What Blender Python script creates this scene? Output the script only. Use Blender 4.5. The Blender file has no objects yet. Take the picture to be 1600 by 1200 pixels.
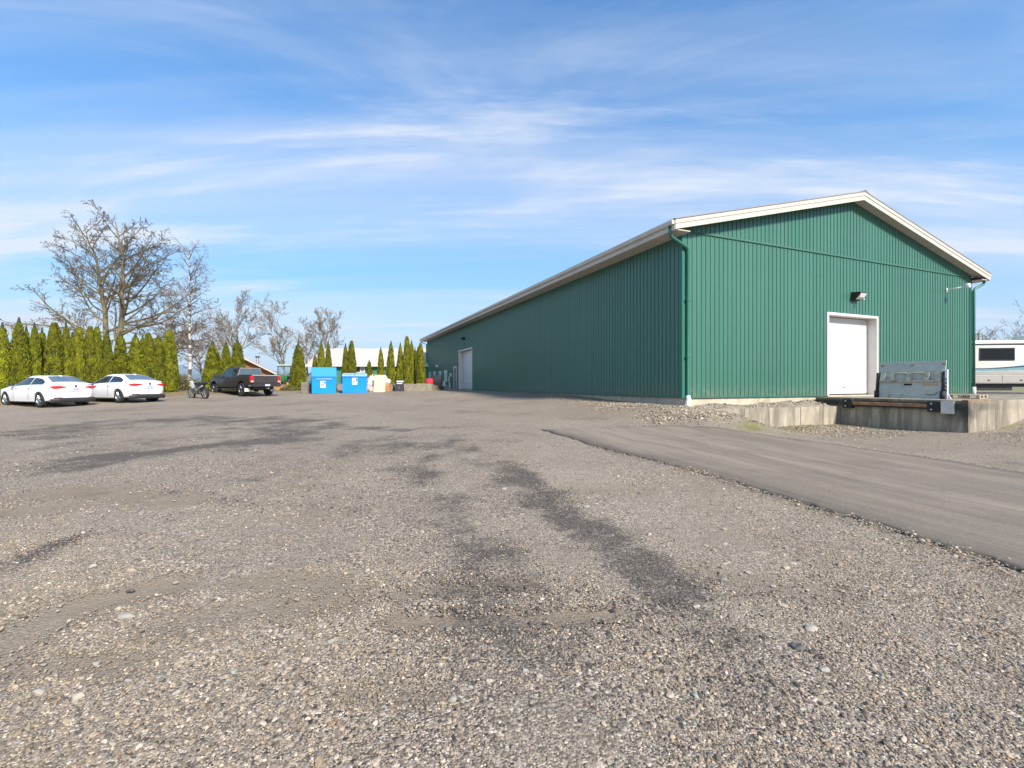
import bpy, bmesh, math, random
import numpy as np
from mathutils import Vector, Matrix
R = math.radians
random.seed(7); RNG = np.random.default_rng(11)
scene = bpy.context.scene
COL = scene.collection

# ------------------------------------------------------------------ camera
CZ = 1.35                       # lens height above the gravel
F = 711.0                       # focal length in photo pixels (16 mm on 36 mm)
cam = bpy.data.cameras.new('camera'); cam.lens = 16.0; cam.sensor_width = 36.0
cam.clip_start = 0.05; cam.clip_end = 30000
camo = bpy.data.objects.new('camera', cam); COL.objects.link(camo)
camo.location = (0, 0, CZ); camo.rotation_euler = (R(90), 0, 0)
scene.camera = camo

# ------------------------------------------------------------------ light
SUN_AZ = (0.563, -0.826)          # horizontal direction towards the sun
SUN_EL = R(36)
wd = bpy.data.worlds.new('World'); scene.world = wd; wd.use_nodes = True
def world():
    nt = wd.node_tree; N = nt.nodes; Lk = nt.links; N.clear()
    out = N.new('ShaderNodeOutputWorld'); bg = N.new('ShaderNodeBackground')
    sky = N.new('ShaderNodeTexSky'); sky.sky_type = 'NISHITA'; sky.sun_disc = False
    sky.sun_elevation = SUN_EL
    sky.sun_rotation = math.atan2(SUN_AZ[0], SUN_AZ[1])
    sky.air_density = 1.0; sky.dust_density = 0.0; sky.ozone_density = 3.0
    hs = N.new('ShaderNodeHueSaturation'); hs.inputs['Saturation'].default_value = 1.68
    hs.inputs['Value'].default_value = 1.95
    Lk.new(sky.outputs[0], hs.inputs['Color'])
    tc = N.new('ShaderNodeTexCoord'); sx = N.new('ShaderNodeSeparateXYZ')
    Lk.new(tc.outputs['Generated'], sx.inputs[0])
    def m(op, a, b=None, c=None):
        n = N.new('ShaderNodeMath'); n.operation = op
        for i, v in enumerate((a, b, c)):
            if v is None: continue
            if isinstance(v, (int, float)): n.inputs[i].default_value = v
            else: Lk.new(v, n.inputs[i])
        return n.outputs[0]
    zc = m('MAXIMUM', sx.outputs[2], 0.0)
    den = m('ADD', zc, 0.10)
    cx = m('DIVIDE', sx.outputs[0], den); cy = m('DIVIDE', sx.outputs[1], den)
    def layer(rot, sxx, syy, off, scale, detail, dist, lo, hi):
        cb = N.new('ShaderNodeCombineXYZ'); Lk.new(cx, cb.inputs[0]); Lk.new(cy, cb.inputs[1])
        mp = N.new('ShaderNodeMapping'); mp.inputs['Rotation'].default_value = (0, 0, rot)
        mp.inputs['Scale'].default_value = (sxx, syy, 1); mp.inputs['Location'].default_value = off
        Lk.new(cb.outputs[0], mp.inputs[0])
        nz = N.new('ShaderNodeTexNoise'); nz.inputs['Scale'].default_value = scale
        nz.inputs['Detail'].default_value = detail; nz.inputs['Roughness'].default_value = 0.62
        nz.inputs['Distortion'].default_value = dist
        Lk.new(mp.outputs[0], nz.inputs['Vector'])
        mr = N.new('ShaderNodeMapRange'); mr.interpolation_type = 'SMOOTHSTEP'
        mr.inputs[1].default_value = lo; mr.inputs[2].default_value = hi
        Lk.new(nz.outputs['Fac'], mr.inputs[0]); return mr.outputs[0]
    a = layer(R(-10), 0.26, 1.35, (6.50, 2.73, 0), 0.9, 9, 0.45, 0.48, 0.74)
    b = layer(R(22), 0.5, 1.2, (10.20, 19.97, 0), 0.8, 9, 1.0, 0.50, 0.80)
    c = layer(R(-4), 0.16, 0.9, (13.49, 3.64, 0), 0.7, 6, 0.3, 0.42, 0.72)
    cov = m('ADD', m('MULTIPLY', a, 1.25), m('MULTIPLY', b, 0.45))
    cov = m('MINIMUM', m('ADD', cov, m('MULTIPLY', c, 0.58)), 0.88)
    # thin cirrostratus veil: the slant path through it grows towards the horizon
    veil = m('MULTIPLY', m('POWER', m('SUBTRACT', 1.0, zc), 2.3), 0.99)
    def mixc(f, a_, col):
        n = N.new('ShaderNodeMix'); n.data_type = 'RGBA'; n.inputs[7].default_value = (*col, 1)
        Lk.new(f, n.inputs[0]); Lk.new(a_, n.inputs[6]); return n
    mix = mixc(cov, mixc(veil, hs.outputs[0], (4.4, 5.75, 7.5)).outputs[2], (7.0, 7.4, 8.2))
    Lk.new(mix.outputs[2], bg.inputs[0]); bg.inputs[1].default_value = 0.085
    Lk.new(bg.outputs[0], out.inputs[0])
world()
sl = bpy.data.lights.new('sun', 'SUN'); sl.energy = 5.0; sl.angle = R(8.0); sl.color = (1.0, 0.93, 0.82)
so = bpy.data.objects.new('sun', sl); COL.objects.link(so)
sd = Vector((SUN_AZ[0]*math.cos(SUN_EL), SUN_AZ[1]*math.cos(SUN_EL), math.sin(SUN_EL)))
so.rotation_euler = sd.to_track_quat('Z', 'Y').to_euler(); so.location = (20, -20, 30)
vs = scene.view_settings; vs.view_transform = 'Standard'; vs.look = 'None'
vs.exposure = 0.55; vs.gamma = 1.0; vs.use_curve_mapping = False
scene.render.engine = 'CYCLES'
scene.cycles.max_bounces = 4; scene.cycles.diffuse_bounces = 2; scene.cycles.glossy_bounces = 2
scene.cycles.transmission_bounces = 3; scene.cycles.transparent_max_bounces = 8

# ------------------------------------------------------------------ material helpers
MATS = {}
def _nodes(name):
    m = bpy.data.materials.new(name); m.use_nodes = True
    nt = m.node_tree; return m, nt, nt.nodes, nt.links, nt.nodes['Principled BSDF']
def mat(name, col, rough=0.6, metal=0.0, var=0.12, scale=3.0, bump=0.0, bscale=40.0, dirt=None,
        dirt_amt=0.5, dirt_scale=2.0, dirt_lo=0.5, rand=0.0, stretch=(1, 1, 1), coat=0.0, spec=0.5, emis=None):
    """procedural paint/stone/wood: base colour broken up by noise, optional dirt patches and fine relief"""
    if name in MATS: return MATS[name]
    m, nt, N, Lk, P = _nodes(name)
    P.inputs['Roughness'].default_value = rough; P.inputs['Metallic'].default_value = metal
    P.inputs['Specular IOR Level'].default_value = spec
    P.inputs['Coat Weight'].default_value = coat
    tc = N.new('ShaderNodeTexCoord'); mp = N.new('ShaderNodeMapping')
    mp.inputs['Scale'].default_value = stretch
    Lk.new(tc.outputs['Object'], mp.inputs[0])
    nz = N.new('ShaderNodeTexNoise'); nz.inputs['Scale'].default_value = scale; nz.inputs['Detail'].default_value = 5
    Lk.new(mp.outputs[0], nz.inputs['Vector'])
    ramp = N.new('ShaderNodeMix'); ramp.data_type = 'RGBA'
    c = np.array(col[:3])
    ramp.inputs[6].default_value = (*np.clip(c*(1-var), 0, 1), 1); ramp.inputs[7].default_value = (*np.clip(c*(1+var), 0, 1), 1)
    mr = N.new('ShaderNodeMapRange'); mr.inputs[1].default_value = 0.3; mr.inputs[2].default_value = 0.7
    Lk.new(nz.outputs['Fac'], mr.inputs[0]); Lk.new(mr.outputs[0], ramp.inputs[0])
    last = ramp.outputs[2]
    if dirt is not None:
        n2 = N.new('ShaderNodeTexNoise'); n2.inputs['Scale'].default_value = dirt_scale; n2.inputs['Detail'].default_value = 8
        n2.inputs['Roughness'].default_value = 0.65
        Lk.new(mp.outputs[0], n2.inputs['Vector'])
        m2 = N.new('ShaderNodeMapRange'); m2.inputs[1].default_value = dirt_lo; m2.inputs[2].default_value = dirt_lo+0.16
        m2.inputs[4].default_value = dirt_amt
        Lk.new(n2.outputs['Fac'], m2.inputs[0])
        mx = N.new('ShaderNodeMix'); mx.data_type = 'RGBA'; mx.inputs[7].default_value = (*dirt, 1)
        Lk.new(m2.outputs[0], mx.inputs[0]); Lk.new(last, mx.inputs[6]); last = mx.outputs[2]
    if rand > 0:
        oi = N.new('ShaderNodeObjectInfo'); hv = N.new('ShaderNodeHueSaturation')
        m3 = N.new('ShaderNodeMapRange'); m3.inputs[3].default_value = 1-rand; m3.inputs[4].default_value = 1+rand
        Lk.new(oi.outputs['Random'], m3.inputs[0]); Lk.new(m3.outputs[0], hv.inputs['Value']); Lk.new(last, hv.inputs['Color'])
        last = hv.outputs[0]
    Lk.new(last, P.inputs['Base Color'])
    if bump > 0:
        n3 = N.new('ShaderNodeTexNoise'); n3.inputs['Scale'].default_value = bscale; n3.inputs['Detail'].default_value = 4
        Lk.new(mp.outputs[0], n3.inputs['Vector'])
        bp = N.new('ShaderNodeBump'); bp.inputs['Strength'].default_value = bump; bp.inputs['Distance'].default_value = 0.02
        Lk.new(n3.outputs['Fac'], bp.inputs['Height']); Lk.new(bp.outputs[0], P.inputs['Normal'])
    if emis: P.inputs['Emission Color'].default_value = (*emis[0], 1); P.inputs['Emission Strength'].default_value = emis[1]
    MATS[name] = m; return m

# ------------------------------------------------------------------ mesh builder
class MB:
    def __init__(s): s.v = []; s.f = []
    def add(s, vs_, fs_):
        o = len(s.v); s.v += [tuple(map(float, p)) for p in vs_]; s.f += [tuple(i+o for i in f) for f in fs_]; return s
    def box(s, x0, x1, y0, y1, z0, z1):
        return s.add([(x0,y0,z0),(x1,y0,z0),(x1,y1,z0),(x0,y1,z0),(x0,y0,z1),(x1,y0,z1),(x1,y1,z1),(x0,y1,z1)],
                     [(0,3,2,1),(4,5,6,7),(0,1,5,4),(1,2,6,5),(2,3,7,6),(3,0,4,7)])
    def prism(s, poly, axis, a, b):
        """poly: 2D points; extruded along axis ('x','y','z') from a to b; 2D order is (y,z),(x,z),(x,y)"""
        n = len(poly)
        def P(p, t):
            return {'x': (t, p[0], p[1]), 'y': (p[0], t, p[1]), 'z': (p[0], p[1], t)}[axis]
        vs_ = [P(p, a) for p in poly]+[P(p, b) for p in poly]
        fs_ = [tuple(range(n))[::-1], tuple(range(n, 2*n))]+[(i, (i+1) % n, n+(i+1) % n, n+i) for i in range(n)]
        return s.add(vs_, fs_)
    def tube(s, pts, rad, n=8, cap=True):
        pts = [Vector(p) for p in pts]; k = len(pts)
        if not hasattr(rad, '__len__'): rad = [rad]*k
        vs_ = []; fs_ = []; up = None
        for i in range(k):
            d = (pts[min(i+1, k-1)]-pts[max(i-1, 0)])
            if d.length < 1e-9: d = Vector((0, 0, 1))
            d.normalize()
            if up is None:
                up = d.orthogonal().normalized()
            else:
                up = (up-d*up.dot(d))
                up = up.normalized() if up.length > 1e-6 else d.orthogonal().normalized()
            w = d.cross(up)
            for j in range(n):
                a = 2*math.pi*j/n
                vs_.append(pts[i]+(up*math.cos(a)+w*math.sin(a))*rad[i])
        for i in range(k-1):
            for j in range(n):
                fs_.append((i*n+j, i*n+(j+1) % n, (i+1)*n+(j+1) % n, (i+1)*n+j))
        if cap: fs_.append(tuple(range(n))[::-1]); fs_.append(tuple((k-1)*n+j for j in range(n)))
        return s.add(vs_, fs_)
    def lathe(s, prof, n=24, axis='z', c=(0, 0, 0)):
        """prof: (radius, height) list, closed loop if first==last"""
        vs_ = []; fs_ = []; k = len(prof)
        for r_, h in prof:
            for j in range(n):
                a = 2*math.pi*j/n; p = (r_*math.cos(a), r_*math.sin(a), h)
                if axis == 'y': p = (p[0], p[2], p[1])
                if axis == 'x': p = (p[2], p[0], p[1])
                vs_.append((p[0]+c[0], p[1]+c[1], p[2]+c[2]))
        for i in range(k-1):
            for j in range(n): fs_.append((i*n+j, i*n+(j+1) % n, (i+1)*n+(j+1) % n, (i+1)*n+j))
        if prof[0] != prof[-1]:
            if prof[0][0] > 1e-6: fs_.append(tuple(range(n))[::-1])
            if prof[-1][0] > 1e-6: fs_.append(tuple((k-1)*n+j for j in range(n)))
        return s.add(vs_, fs_)
    def grid(s, rows):
        nr = len(rows); nc = len(rows[0]); vs_ = [p for r_ in rows for p in r_]
        return s.add(vs_, [(i*nc+j, i*nc+j+1, (i+1)*nc+j+1, (i+1)*nc+j) for i in range(nr-1) for j in range(nc-1)])
    def xf(s, M):
        s.v = [tuple(M @ Vector(p)) for p in s.v]; return s
    def build(s, name, m, parent=None, bevel=0.0, smooth=False, fixn=True, seg=2, angle=None):
        me = bpy.data.meshes.new(name); me.from_pydata(s.v, [], s.f)
        if fixn or bevel:
            bm = bmesh.new(); bm.from_mesh(me)
            if bevel:
                bmesh.ops.remove_doubles(bm, verts=bm.verts, dist=1e-5)
                bmesh.ops.recalc_face_normals(bm, faces=bm.faces)
                ed = [e for e in bm.edges if len(e.link_faces) == 2 and e.calc_face_angle(0) > 0.5]
                bmesh.ops.bevel(bm, geom=ed, offset=bevel, segments=seg, affect='EDGES', profile=0.6, clamp_overlap=True)
            else: bmesh.ops.recalc_face_normals(bm, faces=bm.faces)
            bm.to_mesh(me); bm.free()
        if smooth:
            me.polygons.foreach_set('use_smooth', [True]*len(me.polygons))
            if angle:
                try: me.set_sharp_from_angle(angle=angle)
                except Exception: pass
        if m: me.materials.append(m)
        o = bpy.data.objects.new(name, me); COL.objects.link(o)
        if parent: o.parent = parent
        return o
def tag(o, label=None, cat=None, group=None, kind=None):
    if label: o['label'] = label
    if cat: o['category'] = cat
    if group: o['group'] = group
    if kind: o['kind'] = kind
    return o
def thing(name, loc, rz=0.0, label=None, cat=None, group=None):
    o = bpy.data.objects.new(name, None); COL.objects.link(o); o.location = loc; o.rotation_euler = (0, 0, rz)
    o.empty_display_size = 0.3
    return tag(o, label, cat, group)
def copy_tree(o, parent=None):
    c = o.copy(); COL.objects.link(c)
    if parent: c.parent = parent
    for ch in list(o.children): copy_tree(ch, c)
    return c
def inst(o, parent, loc=(0, 0, 0), rot=(0, 0, 0), scale=(1, 1, 1)):
    c = o.copy(); COL.objects.link(c); c.parent = parent; c.location = loc; c.rotation_euler = rot; c.scale = scale; return c
def evaluated(o):
    dg = bpy.context.evaluated_depsgraph_get(); me = bpy.data.meshes.new_from_object(o.evaluated_get(dg))
    o.modifiers.clear(); old = o.data; o.data = me; bpy.data.meshes.remove(old)
def cut(o, cutters):
    for c in cutters:
        md = o.modifiers.new('b', 'BOOLEAN'); md.operation = 'DIFFERENCE'; md.object = c; md.solver = 'EXACT'
    evaluated(o)
    for c in cutters: bpy.data.objects.remove(c, do_unlink=True)
def smooth_interp(pts, x, w=0.0):
    xs, ys = zip(*pts); x = np.asarray(x, float)
    if w <= 0: return np.interp(x, xs, ys)
    return np.mean([np.interp(x+d, xs, ys) for d in np.linspace(-w, w, 7)], axis=0)

# ------------------------------------------------------------------ terrain
C0 = np.array([5.984, 16.0]); D2 = np.array([0.9252, 0.3795]); D1 = np.array([-0.3795, 0.9252])
BROT = math.atan2(0.3795, 0.9252)
def B(u, v): return C0+u*D2+v*D1              # building axes: u along the gable, v along the long side
HP = [(0,0,-1.35),(-6,1,-1.34),(6,0,-1.42),(0,-8,-1.4),(-12,-8,-1.35),(14,-8,-1.5),(0,5,-1.31),(-5,6,-1.28),(0.5,11,-1.17),(-6,12,-1.18),
      (-14,12,-1.2),(4,3.2,-1.38),(6,5,-1.43),(8.3,7.4,-1.5),(14,6,-1.55),(10,11,-1.5),(16,11,-1.46),
      (-21,20.5,-1.07),(-19.6,22.7,-0.95),(-24,21.5,-1.0),(-30,14,-1.1),(-17.7,30,-0.84),(-10.5,33.5,-0.72),(-5.5,39,-0.56),(-2,26,-0.85),
      (-8,24,-0.97),(2,18,-0.95),(-26.5,22.6,-0.82),(-25,27,-0.72),(-23,31,-0.66),(-21,35,-0.62),(-30,30,-0.6),(-30,40,-0.6),
      (-11,40,-0.45),(-16,42,-0.5),(-6,43,-0.5),(-40,60,-0.7),(0,70,-0.7),(40,60,-0.7),(60,30,-0.7),(70,0,-0.9),(-60,20,-0.9),(-60,-20,-1.2),(40,-30,-1.5),(-70,70,-0.7),(70,80,-0.7),(0,100,-0.8),(0,-50,-1.5)]
for u, v, z in [(-0.2,-0.3,-0.86),(-0.2,3,-0.74),(-0.2,8,-0.58),(-0.2,14,-0.52),(-0.2,22,-0.52),(-0.2,30,-0.53),(-0.2,43,-0.53),
                (-1.0,-1.1,-0.98),(0,-1.1,-0.98),(1.0,-1.15,-1.22),(2.2,-1.2,-1.50),(4,-1.2,-1.53),(6.8,-1.2,-1.53),(6.6,-4.9,-1.52),(7,-5.2,-1.5),
                (9,-5.1,-1.40),(10.3,-5.1,-1.18),(12,-5.1,-0.95),(14.5,-5.0,-0.72),(9,-9,-1.4),(4,2,-1.1),(9,-2.5,-1.3),(13,-2.5,-0.95),
                (17,-3,-0.64),(20,0,-0.62),(19.5,8,-0.62),(8,20,-0.7),(22,-8,-0.75),(14,-10,-1.2)]:
    p = B(u, v); HP.append((p[0], p[1], z))
HP = np.array(HP)
_c2 = 2.5**2
_K = np.sqrt(((HP[:, None, :2]-HP[None, :, :2])**2).sum(-1)+_c2)
_n = len(HP); _A = np.zeros((_n+1, _n+1)); _A[:_n, :_n] = _K; _A[:_n, _n] = 1; _A[_n, :_n] = 1
_W = np.linalg.solve(_A, np.append(HP[:, 2], 0))
def H(x, y):
    """ground height (world z); x, y scalars or arrays"""
    x = np.asarray(x, float); y = np.asarray(y, float); sh = x.shape; xf, yf = x.ravel(), y.ravel()
    out = np.empty(len(xf))
    for i in range(0, len(xf), 40000):
        xx, yy = xf[i:i+40000], yf[i:i+40000]
        out[i:i+40000] = np.sqrt((xx[:, None]-HP[:, 0])**2+(yy[:, None]-HP[:, 1])**2+_c2) @ _W[:_n]+_W[_n]
    far = np.clip((np.hypot(xf, yf-20)-70)/60, 0, 1)
    out = out*(1-far)+(-0.85)*far
    return (out+CZ).reshape(sh) if sh else float(out[0]+CZ)
def G(px, py):
    """ground point seen at a photo pixel"""
    dx, dz = (px-800)/F, -(py-600)/F
    Y = np.linspace(0.8, 120, 6000); f = CZ+dz*Y-H(dx*Y, Y)
    i = int(np.argmax(f < 0)) if (f < 0).any() else int(np.argmin(f)); t = Y[i]
    return np.array([dx*t, t])
def A(px, py, Y): return Vector(((px-800)/F*Y, Y, CZ-(py-600)/F*Y))
# ------------------------------------------------------------------ numeric noise
def vnoise(x, y, s, seed=0):
    x = np.asarray(x)/s; y = np.asarray(y)/s; xi = np.floor(x).astype(np.int64); yi = np.floor(y).astype(np.int64)
    fx = x-xi; fy = y-yi; fx = fx*fx*(3-2*fx); fy = fy*fy*(3-2*fy)
    def h(a, b):
        n = (a*374761393+b*668265263+seed*982451653) & 0x7fffffff
        n = ((n ^ (n >> 13))*1274126177) & 0x7fffffff
        return ((n ^ (n >> 16)) & 0xffff)/65535.0
    return (h(xi, yi)*(1-fx)+h(xi+1, yi)*fx)*(1-fy)+(h(xi, yi+1)*(1-fx)+h(xi+1, yi+1)*fx)*fy
def fbm(x, y, s, seed=0, o=4): return sum(vnoise(x, y, s/2**k, seed+k)*0.5**k for k in range(o))/sum(0.5**k for k in range(o))
def seg_dist(x, y, pts):
    d = np.full(np.shape(x), 1e9)
    for (ax, ay), (bx, by) in zip(pts[:-1], pts[1:]):
        vx, vy = bx-ax, by-ay; L2 = vx*vx+vy*vy+1e-9
        t = np.clip(((x-ax)*vx+(y-ay)*vy)/L2, 0, 1)
        d = np.minimum(d, np.hypot(x-ax-t*vx, y-ay-t*vy))
    return d
def strokes(x, y, lst, warp=0.):
    m = np.zeros(np.shape(x))
    if warp:
        k = warp*np.clip(np.abs(y)/6, .25, 2.5); x = x+(fbm(x, y, 1.1, 61, 5)-.5)*k*2.2; y = y+(fbm(x, y, 1.1, 71, 5)-.5)*k*2.2
    for pix, w, a in lst:
        pts = pix if pix[0][0] < 0 and pix[0][1] < 60 else [G(*p) for p in pix]
        m = np.maximum(m, a*np.clip(1.25-seg_dist(x, y, pts)/w, 0, 1))
    return m
DARK = [([(0,705),(120,690)],0.9,.7),([(40,668),(130,661)],0.8,.8),([(60,680),(150,664),(290,655),(430,657),(480,668)],2.2,.75),([(100,725),(180,712),(300,700),(450,684)],1.2,.95),([(0,720),(200,690),(520,690)],1.6,.5),([(450,720),(620,705),(760,690)],1.2,.5),
        ([(440,690),(520,672),(600,668)],0.9,.6),([(590,671),(660,670)],0.55,.9),([(530,710),(555,700)],0.45,.7),([(610,700),(700,694)],0.5,.75),([(700,668),(800,676)],0.7,.55),
        ([(300,764),(400,752)],0.3,.7),([(400,756),(560,778)],0.28,.4),([(650,700),(690,750),(720,830),(770,900)],0.42,.75),([(755,730),(800,752),(875,798),(965,870),(1050,940)],0.40,1.),([(770,745),(840,790)],.5,.9),
        ([(40,868),(100,848),(155,828)],0.18,.85),([(0,885),(40,872)],0.14,.7),([(650,945),(800,946)],0.05,.6),([(1090,1005),(1150,1060)],0.09,.6),([(1235,1008),(1280,1028)],0.05,.9),
        ([(20,765),(160,772)],0.2,.45),([(40,705),(350,690),(700,700)],2.6,.5),([(660,730),(740,850),(880,950)],.9,.5),([(820,760),(960,850),(1120,980)],.6,.45),([(380,770),(640,800)],.5,.42),([(560,690),(660,730),(720,800),(760,900),(800,1000)],.55,.6),([(720,700),(820,760),(960,860),(1100,980),(1180,1080)],.42,.6),([(1050,960),(1180,1080)],.22,.5),([(150,835),(330,800)],.3,.42),([(900,1050),(1000,1130)],.2,.45),([(860,668),(1000,690)],0.3,.4)]
SILT = [([(-60,1050),(0,1012),(125,950),(245,915)],0.22,1.),([(380,905),(520,912)],0.16,.8),([(250,985),(420,950),(560,930)],0.16,.75),([(630,968),(980,962)],0.09,.9),([(640,925),(820,905)],0.12,.7),
        ([(60,772),(180,768),(300,780)],0.3,.8),([(0,800),(90,790)],0.25,.8),([(0,1060),(200,1040)],0.10,.7),([(560,1080),(700,1070)],0.07,.7),([(900,760),(1000,765)],0.3,.6),([(1100,900),(1300,930)],0.2,.45),
        ([(200,640),(500,628)],1.5,.6),([(620,640),(1000,650)],1.0,.55)]
VERGE = [([(-27.6,18.0),(-25.6,22.4),(-22.5,31.0),(-20.9,35.5)],2.5,1.),([(-20.5,31.8),(-19.6,34.0)],1.3,.9),([(-18.6,37.0),(-16.6,37.2)],1.3,.9)]      # world metres
MOSS = [([(1165,671),(1240,671),(1300,664)],0.42,.9),([(1560,668),(1590,662)],0.45,.9),([(940,628),(1040,640)],0.35,.7)]

def heap(X, Y):
    Z = 0
    for u, v, r_, h in [(-0.9,-1.2,1.3,.13),(-1.6,0.4,1.4,.08),(0.2,-1.9,1.1,.10),(1.0,-2.0,.9,.08)]:
        p = B(u, v); Z = Z+h*np.exp(-((X-p[0])**2+(Y-p[1])**2)/r_**2)*(0.6+0.8*fbm(X, Y, 0.3, 31))
    return Z
def ground():
    # spacing grows away from the spot where the photograph was taken
    def axis(fine, ratio, lim):
        a = [0.0]; d = fine
        while a[-1] < lim: a.append(a[-1]+d); d *= ratio
        return np.array(a)
    ax = axis(0.05, 1.022, 3500); xs = np.concatenate([-ax[:0:-1], ax])
    ay = axis(0.045, 1.021, 4500); ys = np.concatenate([-axis(0.2, 1.25, 200)[:0:-1], ay])
    X, Y = np.meshgrid(xs, ys); Z = H(X, Y)
    near = np.clip(1-np.hypot(X, Y-6)/22, 0, 1)
    dark = strokes(X, Y, DARK, .5); silt = strokes(X, Y, SILT, .35); verge = strokes(X, Y, VERGE); moss = strokes(X, Y, MOSS)
    dark *= 0.45+0.9*fbm(X, Y, 0.8, 5)
    # slow undulation, tyre ruts and clods
    Z += (fbm(X, Y, 1.7, 3)-0.5)*0.06*near+(fbm(X, Y, 0.25, 8)-0.5)*0.022*near-silt*0.022*near
    rut = strokes(X, Y, [([(640,938),(800,940)],0.05,1.),([(655,955),(790,957)],0.04,.8),([(960,870),(1035,930)],0.10,.5)])
    Z += (0.035*np.exp(-((rut-0.55)/0.22)**2)-0.03*rut)*(rut > 0.02)
    Z += np.where(verge > 0, verge*(0.10+0.14*(fbm(X, Y, 0.9, 21)-0.4)), 0)
    # gravel heaped against the foot of the corner
    Z += heap(X, Y)
    nr, nc = X.shape
    me = bpy.data.meshes.new('gravel_yard')
    me.vertices.add(nr*nc); me.vertices.foreach_set('co', np.stack([X, Y, Z], -1).astype(np.float32).ravel())
    i = np.arange((nr-1)*(nc-1)); r0 = i//(nc-1); c0 = i % (nc-1); a = r0*nc+c0
    q = np.stack([a, a+1, a+nc+1, a+nc], -1).astype(np.int32)
    me.loops.add(q.size); me.loops.foreach_set('vertex_index', q.ravel())
    me.polygons.add(len(q)); me.polygons.foreach_set('loop_start', np.arange(0, q.size, 4, dtype=np.int32))
    me.polygons.foreach_set('use_smooth', np.ones(len(q), bool))
    me.update(calc_edges=True)
    far = np.clip((np.hypot(X, Y-15)-42)/12, 0, 1)
    for nm, arr in (('dark', dark), ('silt', silt), ('verge', verge), ('moss', moss), ('field', far)):
        at = me.attributes.new(nm, 'FLOAT', 'POINT'); at.data.foreach_set('value', arr.astype(np.float32).ravel())
    o = bpy.data.objects.new('gravel_yard', me); COL.objects.link(o); me.materials.append(gravel_mat())
    tag(o, kind='structure'); return o
def HG(x, y):
    """height incl. the near undulation, for things lying on the gravel"""
    x = np.asarray(x, float); y = np.asarray(y, float)
    near = np.clip(1-np.hypot(x, y-6)/22, 0, 1)
    return H(x, y)+(fbm(x, y, 1.7, 3)-0.5)*0.06*near+(fbm(x, y, 0.25, 8)-0.5)*0.022*near+heap(x, y)

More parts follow.
